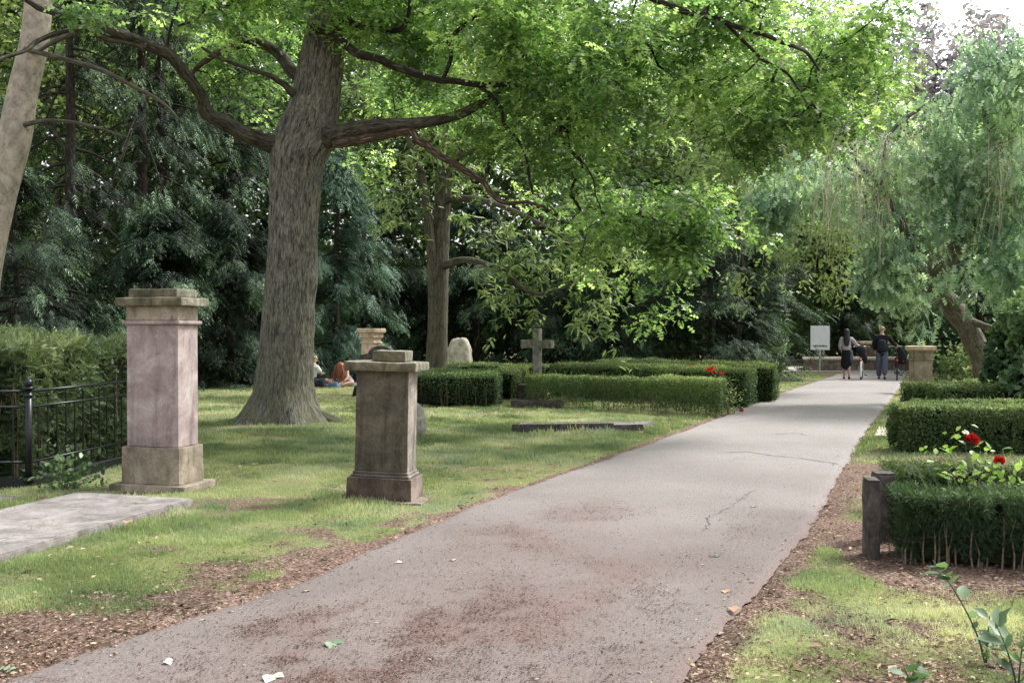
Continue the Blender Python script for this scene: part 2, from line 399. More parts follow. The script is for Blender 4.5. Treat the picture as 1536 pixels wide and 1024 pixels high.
cd = bpy.data.cameras.new('camera'); cam = bpy.data.objects.new('camera', cd); C.objects.link(cam)
cd.lens = F / 1536 * 36; cd.sensor_width = 36; cd.clip_end = 2000; cd.clip_start = .05
cam.location = (0, 0, H); cam.rotation_euler = (PI / 2 - math.atan((512 - HZ) / F), 0, 0)
sc.camera = cam
sc.view_settings.view_transform = 'Standard'; sc.view_settings.look = 'None'; sc.view_settings.exposure = 0; sc.view_settings.gamma = 1
sc.cycles.max_bounces = 7; sc.cycles.diffuse_bounces = 4; sc.cycles.glossy_bounces = 2; sc.cycles.transmission_bounces = 4
sc.cycles.use_denoising = True; sc.cycles.denoiser = 'OPENIMAGEDENOISE'; sc.cycles.denoising_input_passes = 'RGB_ALBEDO_NORMAL'; sc.cycles.denoising_prefilter = 'NONE'; sc.cycles.caustics_reflective = False; sc.cycles.caustics_refractive = False

# ------------------------------------------------------------------ path edges
LE = np.array([(-4.7, 1.5)] + [gp(*p) for p in [(20, 1018), (230, 948), (430, 882), (700, 762), (880, 699), (1000, 655), (1085, 624), (1165, 592), (1240, 567), (1268, 556)]])
RE = np.array([(-.3, 1.5)] + [gp(*p) for p in [(1025, 1020), (1092, 935), (1150, 868), (1200, 812), (1232, 762), (1262, 710), (1290, 660), (1318, 622), (1343, 590), (1357, 566), (1362, 556)]])
def xl(y): return np.interp(y, LE[:, 1], LE[:, 0], left=LE[0, 0] + 0)
def xr(y): return np.interp(y, RE[:, 1], RE[:, 0])
YEND = float(min(LE[-1, 1], RE[-1, 1]))
def cover(x, y):                             # share of grass on the ground
    x = np.asarray(x, float); y = np.asarray(y, float)
    p = np.stack([x, y, np.zeros_like(x)], -1)
    n = fbm(p, 1.1, 3, 3); n2 = fbm(p, 4.0, 60, 2); n3 = fbm(p, .35, 80, 2)
    dl = xl(y) - x; drr = x - xr(y)
    wl = .04 + .08 * n2 + sstep(8.6, 4.5, y) * .75 * (.2 + n)
    dl = dl + (n2 - .5) * .7 * sstep(0, .4, dl)
    left = sstep(wl * .6, wl * 1.2 + .08, dl) * (.25 + .75 * sstep(.36, .53, n * .45 + n2 * .45 + .1 * n3 + .02 * np.clip(y - 8, -2, 4)))
    # bare patch low left
    left = left * (.12 + .88 * sstep(5.2, 7.6, y + 2.6 * n - 1.6 + .5 * (n2 - .5) + .35 * (x + 3.4).clip(-3, 3)))
    patch = sstep(.36, .54, fbm(p, 1.7, 140, 4))
    right = sstep(.05, .35, drr) * np.maximum(patch * sstep(12, 6, y) * .9, sstep(.44, .6, n2) * .4)
    right = np.maximum(right, sstep(11, 14, y) * .6)
    right = right * (1 - .93 * sstep(5.7, 6.2, y + (n - .5)) * sstep(8.6, 8.2, y) * sstep(2.1, 2.6, x + (n2 - .5) * .8))
    return np.where(x < (xl(y) + xr(y)) / 2, left, right)

# ------------------------------------------------------------------ ground
def geo_axis(a, b, fine, far, g=1.12):
    v = list(np.arange(a, b, fine)); s = fine; x = v[-1]
    while x < far: s *= g; x += s; v.append(x)
    s = fine; x = v[0]; lo = []
    while x > -far: s *= g; x -= s; lo.append(x)
    return np.array(lo[::-1] + v)
gx = geo_axis(-7, 7, .07, 500); gy = geo_axis(3.5, 20, .07, 500)
GX, GY = np.meshgrid(gx, gy); sh = GX.shape
pp = np.stack([GX, GY, np.zeros_like(GX)], -1)
def gzf(x, y):
    x = np.asarray(x, float); y = np.asarray(y, float); q = np.stack([x, y, np.zeros_like(x)], -1)
    z = (fbm(q, 2.5, 5, 3) - .5) * .05 + (fbm(q, 14, 5, 2) - .5) * .018
    inp = (x > xl(y) - .05) & (x < xr(y) + .05) & (y < YEND + 6); near = sstep(.0, .8, np.maximum(xl(y) - x, x - xr(y)))
    z = np.where(inp, -.03, -.004 + (z + .012) * near); f_ = sstep(26, 34, y); return z * (1 - f_) - .02 * f_
GZ = gzf(GX, GY)
V = np.stack([GX, GY, GZ], -1).reshape(-1, 3)
ny, nx = sh; ii = (np.arange(ny - 1)[:, None] * nx + np.arange(nx - 1)[None, :]).ravel()
Fq = np.stack([ii, ii + 1, ii + nx + 1, ii + nx], 1)
cov = np.clip(cover(GX, GY), 0, 1).ravel()
m, nt, out = new_mat('ground soil and turf')
v = objvec(nt); n1 = noise_n(nt, v, 45, 5, .7); n2 = noise_n(nt, v, 2.2, 5, .6); n3 = noise_n(nt, v, 160, 3, .7); n5 = noise_n(nt, v, .8, 3, .6)
soil = ramp(nt, n1, [(.3, (.06, .04, .032)), (.48, (.15, .105, .085)), (.6, (.28, .21, .175)), (.7, (.5, .43, .36))])
soil = mixc(nt, 1, soil, ramp(nt, n2, [(.3, (.65, .6, .58)), (.7, (1.15, 1.1, 1.05))]), 'MULTIPLY')
turf = ramp(nt, n3, [(.3, (.08, .095, .03)), (.5, (.17, .19, .07)), (.7, (.32, .32, .16))])
dry = ramp(nt, n1, [(.3, (.20, .17, .09)), (.7, (.42, .37, .24))])
turf = mixc(nt, ramp(nt, n5, [(.48, (0, 0, 0)), (.66, (.7, .7, .7))]), turf, dry)
g = attr(nt, 'grass'); gg = math_n(nt, 'ADD', g, math_n(nt, 'MULTIPLY', math_n(nt, 'SUBTRACT', n1, .5), .8))
col = mixc(nt, ramp(nt, gg, [(.3, (0, 0, 0)), (.6, (.9, .9, .9))]), soil, turf)
finish(nt, out, col, .95, mixc(nt, .5, n1, n3), .8, .02, .1); M['ground'] = m
me = np_mesh('ground', V, Fq.ravel(), np.arange(len(Fq)) * 4, {'grass': cov})
g_o = link('ground', me, M['ground'], None, True); tag(g_o, kind='structure')

# path
m, nt, out = new_mat('worn asphalt path')
v = objvec(nt); a1 = noise_n(nt, v, 220, 4, .75); a2 = noise_n(nt, v, 1.1, 6, .68, .8); a3 = noise_n(nt, v, 26, 6, .75); a4 = noise_n(nt, v, .35, 3)
vor = N(nt, 'ShaderNodeTexVoronoi', Scale=150); nt.links.new(v, vor.inputs[0])
base = ramp(nt, a1, [(.3, (.125, .116, .108)), (.5, (.25, .234, .22)), (.7, (.46, .435, .41))])
base = mixc(nt, .4, base, ramp(nt, vor.outputs['Color'], [(.1, (.35, .33, .33)), (.9, (1.5, 1.45, 1.45))]), 'MULTIPLY')
base = mixc(nt, 1, base, ramp(nt, a4, [(.35, (.85, .84, .84)), (.7, (1.12, 1.12, 1.12))]), 'MULTIPLY')
base = mixc(nt, 1, base, mixc(nt, attr(nt, 'darkened'), (1.0, 1.0, 1.0), (.53, .475, .455)), 'MULTIPLY')  # path colour turns darker and warmer towards the camera
st = attr(nt, 'stain'); sf = math_n(nt, 'ADD', math_n(nt, 'MULTIPLY', st, 1.0), math_n(nt, 'MULTIPLY', math_n(nt, 'SUBTRACT', mixc(nt, .55, a3, a1), .5), 3.2))
dirt = ramp(nt, a1, [(.3, (.065, .042, .035)), (.6, (.17, .115, .10)), (.72, (.32, .25, .22))])
col = mixc(nt, ramp(nt, sf, [(.25, (0, 0, 0)), (.95, (.8, .8, .8))]), base, dirt)
finish(nt, out, col, .8, mixc(nt, .4, a1, a3), .7, .006, .35); M['path'] = m
ys = np.concatenate([np.arange(1.5, 14, .06), np.arange(14, YEND, .18), [YEND]]); K = 56; Vp = []; Sp = []
for y in ys:
    q = np.array([[0, y, 0]]); jl = float((fbm(q + 50, 2.0, 0, 5)[0] - .5) * .10 + (fbm(q, 14, 3, 2)[0] - .5) * .05); jr = float((fbm(q + 90, 2.0, 0, 5)[0] - .5) * .10 + (fbm(q, 14, 8, 2)[0] - .5) * .05)
    a, b = float(xl(y)) + jl, float(xr(y)) + jr
    for k in range(K):
        t = k / (K - 1); x = a + (b - a) * t; edge = min(t, 1 - t) * (b - a)
        z = .012 + .02 * math.sin(PI * t) - (.03 if k in (0, K - 1) else 0)
        Vp.append((x, y, z))
Vp = np.array(Vp); P2 = Vp * [1, 1, 0]; tt = np.tile(np.arange(K) / (K - 1), len(ys)); yy = Vp[:, 1]
Vp[:, 2] += (fbm(P2, .8, 4, 2) - .5) * .02
# brown litter dust settles off the wheel lines: darker down the middle close by
core = np.exp(-((tt - .36) / .20) ** 2) + .55 * np.exp(-((tt - .70) / .13) ** 2) * sstep(.4, .6, fbm(P2, .9, 2, 2)) * 1.2
core = core * (.25 + 1.1 * sstep(.40, .62, fbm(P2 * [1, .6, 1], 1.5, 12, 4)))
edge = sstep(.03, 0, np.minimum(tt, 1 - tt)) * .6
Sp = 1.0 * core * sstep(11, 5.5, yy) + edge + .30 * sstep(13, 5, yy)
nr = len(ys); ii = (np.arange(nr - 1)[:, None] * K + np.arange(K - 1)[None, :]).ravel()
Fq = np.stack([ii, ii + 1, ii + K + 1, ii + K], 1)
path = link('path', np_mesh('path', Vp, Fq.ravel(), np.arange(len(Fq)) * 4, {'stain': Sp, 'darkened': np.clip(sstep(17, 5, yy) * 1.0 * (.75 + .9 * (fbm(P2, 1.3, 21, 4) - .4)), 0, 1)}), M['path'], None, True)
tag(path, kind='structure')
def pz(x, y):
    t = np.clip((x - xl(y)) / (xr(y) - xl(y)), 0, 1); q = np.stack([np.asarray(x, float), np.asarray(y, float), 0 * np.asarray(x, float)], -1)
    return .012 + .02 * np.sin(PI * t) + (fbm(q, .8, 4, 2) - .5) * .02
def crack(pts, wpx=2.2):
    Q = np.array([gp(*p) for p in pts]); o = []
    for i in range(len(Q) - 1):
        for t in np.linspace(0, 1, 7, endpoint=False): o.append(Q[i] * (1 - t) + Q[i + 1] * t)
    o = np.array(o + [Q[-1]]); o += rng.normal(size=o.shape) * .015
    d = unit(np.gradient(o, axis=0)); nn = np.stack([-d[:, 1], d[:, 0]], 1); ww = (.003 + .007 * rng.random(len(o)))[:, None] * wpx; ww[0] = ww[-1] = .001
    V = np.concatenate([np.c_[o + nn * ww, np.full(len(o), 0)], np.c_[o - nn * ww, np.full(len(o), 0)]])
    for q in V:                               # sit on the cambered path
        t = (q[0] - xl(q[1])) / (xr(q[1]) - xl(q[1])); q[2] = .012 + .02 * math.sin(PI * t) + float((fbm(np.array([[q[0], q[1], 0]]), .8, 4, 2)[0] - .5) * .02) + .004
    k = len(o); i = np.arange(k - 1); Fq = np.stack([i, i + k, i + k + 1, i + 1], 1)
    link('crack', np_mesh('crack', V, Fq.ravel(), np.arange(len(Fq)) * 4), M['crack'], path)
crack([(1088, 684), (1118, 681), (1160, 687), (1200, 690), (1262, 698)], 1.3); crack([(1098, 762), (1075, 776), (1058, 782), (1064, 790), (1056, 800)], .45)
crack([(1160, 655), (1195, 652), (1215, 656)], 1); crack([(1132, 738), (1115, 750), (1098, 762)], .35)
# the cross path and its far verge
def sheet(name, pts, z, mat):
    bm = bmesh.new(); bm.faces.new([bm.verts.new((x, y, z)) for x, y in pts]); bmesh.ops.subdivide_edges(bm, edges=bm.edges[:], cuts=12, use_grid_fill=True)
    return tag(bm_obj(name, bm, mat), kind='structure')
M['road'] = plain('far pale road', (.42, .40, .39), .9, 0, .15, 3)
sheet('cross_path', [(6, YEND - .3), (40, YEND - 3), (40, YEND + 1.5), (6, YEND + 4.5)], .006, M['road'])
sheet('road', [(14, 52), (60, 44), (70, 60), (16, 66)], .006, M['road'])

# ------------------------------------------------------------------ grass
def scatter(n, ylo, yhi, xlo, xhi, p=1.0):
    u = rng.random(n); y = 1 / (1 / ylo + u * (1 / yhi - 1 / ylo)); hw = y * .56
    x = (rng.random(n) * 2 - 1) * hw
    k = (x > xlo) & (x < xhi); return x[k], y[k]
ledgers = []                                  # footprints kept free of grass
def grass_patch(name, n, ylo, yhi, hgt, wd, nb=3, mat='grass'):
    x, y = scatter(n, ylo, yhi, -60, 60)
    on = ((x < xl(y) - .02) | (x > xr(y) + .02)) & ~((y > YEND - .5) & (x > 7))
    x, y = x[on], y[on]; c = cover(x, y); k = rng.random(len(x)) < np.clip(c * 1.15 - .08, 0, 1); x, y, c = x[k], y[k], c[k]
    P = np.repeat(np.stack([x, y, gzf(x, y) - .004], 1), nb, 0); P[:, :2] += rng.normal(size=(len(P), 2)) * .018
    hn = np.repeat(.6 + .65 * sstep(.35, .65, fbm(np.stack([x, y, 0 * x], 1), 2.2, 200, 2)) * (.4 + .6 * c), nb)
    U = rdir(len(P)) * .55; U[:, 2] = 1; Nn = rdir(len(P)); S = hgt * hn * (.5 + .8 * rng.random(len(P))); 
    tone = np.repeat(np.clip((fbm(np.stack([x, y, 0 * x], 1), .9, 300, 4) - .5) * 3.2 + .5, 0, 1), nb)
    for cx, cy, rr_ in [(-3.5, 10.1, .75), (-1.2, 9.5, .62), (-3.9, 8.3, 1.3), (-1.6, 14.7, .4), (1.1, 16.0, 1.2), (-4, 17.6, 1.0)]: S = S * (1 + 1.1 * np.exp(-(np.hypot(P[:, 0] - cx, P[:, 1] - cy) / rr_) ** 4) * rng.random(len(P)))
    r = np.clip(tone * .64 + rng.random(len(P)) * .38 + .05, 0, 1)
    o = link(name, leaves_mesh(name, P, U, Nn, S, 'blade', r, wd), M[mat]); return tag(o, kind='stuff')
grass_patch('grass', 360000, 4.0, 12, .034, 2.0)
grass_patch('grass', 150000, 12, 36, .055, 3.2)
# litter
def litter(name, n, ylo, yhi, size, fn, z=.0, mat='litter'):
    x, y = scatter(n, ylo, yhi, -60, 60); k = rng.random(len(x)) < fn(x, y); x, y = x[k], y[k]
    P = np.stack([x, y, (gzf(x, y) + z + .010 * rng.random(len(x)) if z < .03 else pz(x, y) + .003 + .005 * rng.random(len(x)))], 1); U = rdir(len(x)); U[:, 2] *= .15; Nn = rdir(len(x)) * .45 + [0, 0, 1]
    r = rng.random(len(x)) ** 1.6
    o = link(name, leaves_mesh(name, P, U, Nn, size * (.4 + rng.random(len(x)) ** 2), 'diamond', r, .9), M[mat]); return tag(o, kind='stuff')
off_path = lambda x, y: ((x < xl(y) + .03) | (x > xr(y) - .03)) & (y < YEND)
litter('leaf_litter', 130000, 4.0, 15, .030, lambda x, y: off_path(x, y) * (1.0 - .85 * cover(x, y)) * .8 * np.where(x > xr(y), .8, sstep(2.6, .2, xl(y) - x) ** .6 * np.where(y > 7, .35, .8)), .004)
litter('leaf_litter', 13000, 4.0, 30, .038, lambda x, y: off_path(x, y) * .35, .022)
litter('leaf_litter', 1800, 4.0, 12, .07, lambda x, y: off_path(x, y) * (1 - .9 * cover(x, y)), .012)
def corefn(x, y):
    t = (x - xl(y)) / (xr(y) - xl(y)); q = np.stack([x, y, 0 * x], -1)
    c = np.exp(-((t - .36) / .22) ** 2) + .6 * np.exp(-((t - .80) / .08) ** 2)
    return c * (.15 + 1.2 * sstep(.42, .62, fbm(q * [1, .6, 1], 1.5, 12, 4))) * sstep(11, 5.5, y) * (.3 + 1.1 * sstep(.4, .6, fbm(q, 9, 33, 2)))
M['dust'] = leaf_mat('brown crumbs', (.06, .034, .027), (.13, .078, .063), (.25, .165, .135), .05, 1.0, .9, .1)
litter('path_crumbs', 400000, 4.0, 13, .013, lambda x, y: ((x > xl(y)) & (x < xr(y))) * np.clip(corefn(x, y) * 1.5 + .06, 0, 1), .034, 'dust')
litter('path_litter', 14000, 4.0, 20, .026, lambda x, y: (~off_path(x, y)) & (x > xl(y)) & (x < xr(y)) & (rng.random(len(x)) < .9 * sstep(.35, .0, np.minimum(x - xl(y), xr(y) - x)) + .10 * sstep(12, 5, y)), .034)
#SPLIT
# ------------------------------------------------------------------ stone monuments
def block(name, parent, mat, w_, d_, z0, z1, dx=0, dy=0, bev=.008, taper=0.0, cuts=5, amp=.008, seed=0.0):
    bm = bmesh.new(); bx(bm, dx - w_ / 2, dx + w_ / 2, dy - d_ / 2, dy + d_ / 2, z0, z1, bev, taper)
    o = bm_obj(name, bm, mat, parent)
    if cuts: rough_up(o, cuts, amp, 9, seed)
    return o
p = thing('stone_pillar', 'tall pink sandstone grave pillar with stepped cap beside the iron fence', 'grave pillar', (-3.555, 10.124, 0), math.radians(-15), 'square stone grave pillars')
block('foot_slab', p, M['tan'], .86, .56, -.06, .08, seed=1); block('base_block', p, M['tan'], .66, .43, .081, .45, seed=2)
block('shaft', p, M['pink'], .59, .35, .451, 1.675, cuts=8, amp=.005, seed=3); block('collar', p, M['pink'], .66, .42, 1.676, 1.715, bev=.016, cuts=2, amp=.003)
block('frieze', p, M['tan'], .595, .355, 1.716, 1.86, seed=4); block('cornice', p, M['lichen'], .76, .5, 1.861, 1.945, bev=.012, seed=5)
block('top_block', p, M['lichen'], .56, .37, 1.946, 2.035, dx=.01, bev=.018, amp=.014, seed=6)
p = thing('stone_pillar', 'dark weathered stone grave pillar with flat overhanging cap next to the path', 'grave pillar', (-1.215, 9.49, 0), math.radians(-10), 'square stone grave pillars')
p.rotation_euler = (0, math.radians(1.3), math.radians(-10))
block('foot_slab', p, M['darkbase'], .86, .56, -.06, .03, seed=11); block('plinth', p, M['darkbase'], .64, .42, .031, .235, taper=.02, seed=12)
block('moulding', p, M['dark'], .57, .37, .236, .262, bev=.012, cuts=2, amp=.003); block('moulding', p, M['dark'], .54, .34, .263, .29, bev=.012, cuts=2, amp=.003)
block('shaft', p, M['dark'], .52, .31, .291, 1.235, cuts=8, amp=.012, taper=.02, seed=13); block('cap', p, M['lichen'], .70, .50, 1.236, 1.325, bev=.02, amp=.016, seed=14)
block('top_block', p, M['lichen'], .32, .26, 1.326, 1.425, dx=.05, bev=.012, amp=.012, seed=15)
x, y = gp(557, 596); p = thing('stone_pillar', 'small pale sandstone grave pillar far behind the dark pillar', 'grave pillar', (x, y, 0), math.radians(-25), 'square stone grave pillars')
block('shaft', p, M['tan_light'], .36, .36, -.05, 1.44, taper=.06, cuts=2); block('collar', p, M['tan_light'], .39, .39, 1.30, 1.345, cuts=0); block('cornice', p, M['tan_light'], .42, .42, 1.441, 1.55, cuts=2); block('cap', p, M['tan_light'], .52, .52, 1.551, 1.66, bev=.03, cuts=2)
x, y = gp(1381, 590); p = thing('stone_pillar', 'squat sandstone grave pillar on the right verge near the walkers', 'grave pillar', (x, y, 0), math.radians(-14), 'square stone grave pillars')
block('shaft', p, M['tan'], .50, .46, -.05, .86, cuts=4); block('collar', p, M['tan'], .58, .54, .861, .90, bev=.014, cuts=2, amp=.003); block('frieze', p, M['tan'], .5, .46, .901, 1.06, cuts=2)
block('cornice', p, M['tan'], .57, .53, 1.061, 1.11, cuts=2); block('cap', p, M['tan_light'], .68, .62, 1.111, 1.215, bev=.02, cuts=3)

def rock(name, label, cat, c, w_, d_, h_, mat, rz=0, flat=.35, seed=0, p=2.6, group=None):
    bm = bmesh.new(); bmesh.ops.create_icosphere(bm, subdivisions=5, radius=1)
    for v in bm.verts:
        q = np.array(v.co); s = np.abs(q) ** p; q = q / (s.sum() ** (1 / p)); k = 1 - .16 * max(0, q[2])
        v.co = Vector((q[0] * w_ / 2 * k, q[1] * d_ / 2 * k, h_ / 2 + q[2] * h_ / 2 * 1.0))
    P = np.array([v.co[:] for v in bm.verts]); n = fbm(P, 3.2, seed, 3) - .5; n2 = fbm(P, 14, seed, 2) - .5; bm.normal_update()
    for v, a, b in zip(bm.verts, n, n2): v.co += v.normal * float(a * .16 * w_ + b * .02)
    o = bm_obj(name, bm, mat, None, True); o.location = (*c, -.05); o.rotation_euler = (0, 0, rz); return tag(o, label, cat, group)
c = gp(689, 574); rock('boulder_gravestone', 'pale rounded boulder gravestone standing beside the slim grey trunk', 'gravestone', c, .80, .5, 1.44, M['granite'], -.3, seed=5, p=3.4)
c = gp(621, 660); rock('small_gravestone', 'low rough grey stone tucked behind the dark grave pillar', 'gravestone', c, .36, .22, .62, M['greyrock'], -.2, seed=9)

bm = bmesh.new()                              # arched black headstone
prof = [(-.44, 0), (.44, 0), (.44, 1.17), (.26, 1.19)] + [(.26 * math.cos(a), 1.19 + .17 * math.sin(a)) for a in np.linspace(.15, PI - .15, 14)] + [(-.26, 1.19), (-.44, 1.17)]
fv = [bm.verts.new((x, -.07, z)) for x, z in prof]; bv = [bm.verts.new((x, .07, z)) for x, z in prof]
bm.faces.new(fv); bm.faces.new(bv[::-1])
for i in range(len(prof)): j = (i + 1) % len(prof); bm.faces.new((fv[i], bv[i], bv[j], fv[j]))
bmesh.ops.bevel(bm, geom=[e for e in bm.edges if abs(e.verts[0].co.y - e.verts[1].co.y) < .01], offset=.012, segments=1, affect='EDGES')
h = bm_obj('arched_headstone', bm, M['slabdark']); h.location = (*gp(572, 616), -.05); h.rotation_euler = (0, 0, -.2); tag(h, 'near black headstone with arched top just behind the dark pillar cap', 'headstone')

# cross
x, y = gp(806, 592); cr_ = thing('stone_cross', 'grey stone grave cross rising behind the clipped hedge', 'grave cross', (x, y, 0), math.radians(-34))
block('upright', cr_, M['cross'], .18, .17, .25, 1.66, cuts=4, amp=.01); 
block('arm', cr_, M['cross'], .36, .16, 1.17, 1.37, dx=-.271, cuts=3, amp=.01); block('arm', cr_, M['cross'], .36, .16, 1.17, 1.37, dx=.271, cuts=3, amp=.01)
block('base', cr_, M['cross'], .36, .32, -.05, .249, cuts=3)

def slab(name, label, cat, quad, z0, z1, mat, cuts=10, amp=.008, parent=None, bev=.012):
    bm = bmesh.new(); b = [bm.verts.new((x, y, z0)) for x, y in quad]; t = [bm.verts.new((x, y, z1)) for x, y in quad]
    bm.faces.new(b[::-1]); bm.faces.new(t)
    for i in range(4): j = (i + 1) % 4; bm.faces.new((b[i], b[j], t[j], t[i]))
    bmesh.ops.bevel(bm, geom=bm.edges[:], offset=bev, segments=2, affect='EDGES')
    o = bm_obj(name, bm, mat, parent); rough_up(o, cuts, amp * .3, 5)
    return tag(o, label, cat) if label else o
S1 = [(-3.6, 6.55), (-2.92, 9.13), (-4.15, 9.50), (-4.95, 6.9)]
slab('ledger_slab', 'large flat grey grave slab lying in the grass before the pink pillar', 'grave slab', S1, -.03, .075, M['slab'])
S2 = [(-5.3, 7.4), (-4.62, 9.45), (-6.0, 9.75), (-6.7, 7.6)]
slab('ledger_slab', 'grave slab at the left edge, in front of the iron fence corner', 'grave slab', S2, -.03, .05, M['slab'])
S3 = [(0.02, 15.62), (2.12, 15.9), (2.4, 16.75), (.15, 16.6)]
lg = thing('raised_ledger', 'low kerbed grave of pale gravel on the lawn before the hedge', 'grave kerb', (1.1, 16.1, 0))
def rel(q, o): return [(a - o.location.x, b - o.location.y) for a, b in q]
slab('kerb', None, None, rel([(0, 15.6), (1.62, 15.82), (1.62, 15.9), (0, 15.68)], lg), -.03, .135, M['slabdark'], 6, parent=lg, bev=.006); slab('kerb', None, None, rel([(1.63, 15.82), (2.1, 15.9), (2.1, 15.97), (1.63, 15.9)], lg), -.03, .11, M['slabdark'], 4, parent=lg, bev=.006)
slab('gravel_bed', None, None, rel([(0.03, 15.69), (2.08, 15.98), (2.4, 16.75), (.15, 16.6)], lg), -.03, .09, M['slab'], 10, .02, parent=lg)
q = [(x, y) for x, y in [gp(1312, 655), gp(1337, 656), gp(1340, 643), gp(1318, 641)]]
slab('edging_stone', 'small square pale paving stone sunk in the verge beside the path', 'paving stone', q, -.03, .02, M['granite'], 3, .004, bev=.008)
for (a, b, hh, ww, lab) in [(766, 612, .16, .95, 'lower dark stone step in the opening of the left hedge'), (775, 600, .36, .5, 'upper dark stone block in the hedge opening by the cross')]:
    x, y = gp(a, b); slab('stone_step', lab, 'stone step', [(x, y), (x + ww, y - .25), (x + ww + .15, y + .15), (x + .15, y + .35)], -.03, hh, M['slabdark'], 3, .01)
# posts by the near hedge
x, y = 2.53, 7.02
q_ = thing('stone_post', 'dark upright kerb stone at the end of the nearest hedge', 'kerb post', (x, y, 0), math.radians(-8), 'dark grave posts'); block('post', q_, M['slabdark'], .09, .2, -.05, .545, dx=.03, dy=.1, cuts=4, amp=.014); block('top_face', q_, M['slabdark'], .085, .195, .546, .56, dx=.03, dy=.1, cuts=3, amp=.004)
q_ = thing('stone_post', 'second dark kerb stone, its top just showing behind the nearest post', 'kerb post', (2.86, 7.66, 0), math.radians(-8), 'dark grave posts'); block('post', q_, M['slabdark'], .15, .16, -.05, .515, cuts=4, amp=.014); block('top_face', q_, M['slabdark'], .145, .155, .516, .53, cuts=3, amp=.004)

# ------------------------------------------------------------------ iron fence
def cyl(bm, a, b, r, seg=10):
    a, b = Vector(a), Vector(b); d = b - a
    bmesh.ops.create_cone(bm, cap_ends=True, segments=seg, radius1=r, radius2=r, depth=d.length, matrix=Matrix.Translation((a + b) / 2) @ d.to_track_quat('Z', 'Y').to_matrix().to_4x4())
def ball(bm, c, r, sz=(1, 1, 1)): bmesh.ops.create_uvsphere(bm, u_segments=14, v_segments=10, radius=r, matrix=Matrix.Translation(c) @ Matrix.Diagonal((*sz, 1)))
fo = Vector((-4.9, 10.08, 0)); fe = thing('iron_fence', 'black iron grave fence with ball topped posts around the feathery bush', 'fence', fo)
runs = [((0, 0), (-2.7, .05)), ((0, 0), (.30, 2.3))]
def fpost(x, y):
    bm = bmesh.new(); cyl(bm, (x, y, 0), (x, y, 1.02), .036, 14); cyl(bm, (x, y, 1.02), (x, y, 1.045), .055, 14); ball(bm, (x, y, 1.085), .045); cyl(bm, (x, y, .08), (x, y, .13), .06, 14); cyl(bm, (x, y, .95), (x, y, .97), .048, 14)
    bm_obj('post', bm, M['iron'], fe, True)
for (x, y) in [(0, 0), (-2.7, .05), (.30, 2.3)]: fpost(x, y)
for a, b in runs:
    a, b = Vector((*a, 0)), Vector((*b, 0)); d = (b - a).normalized(); nn = Vector((-d.y, d.x, 0)); L = (b - a).length
    for z, r in ((1.0, .014), (.84, .012), (.28, .012)):
        bm = bmesh.new(); cyl(bm, a + Vector((0, 0, z)), b + Vector((0, 0, z)), r, 8); bm_obj('rail', bm, M['iron'], fe, True)
    bm = bmesh.new(); r_ = bmesh.ops.create_cube(bm, size=1)
    for v in r_['verts']: v.co = a + d * ((v.co.x + .5) * L) + nn * (v.co.y * .09) + Vector((0, 0, .05 + v.co.z * .14))
    bmesh.ops.bevel(bm, geom=bm.edges[:], offset=.008, segments=1, affect='EDGES'); bm_obj('base_beam', bm, M['iron'], fe)
    k = int(L / .155)
    for i in range(1, k):
        q = a + d * (i * L / k); bm = bmesh.new(); tz = .84 if i % 2 else .93; cyl(bm, (q.x, q.y, .11), (q.x, q.y, tz), .009, 6)
        if i % 2 == 0: ball(bm, (q.x, q.y, tz + .015), .018)
        bm_obj('bar', bm, M['iron'], fe)

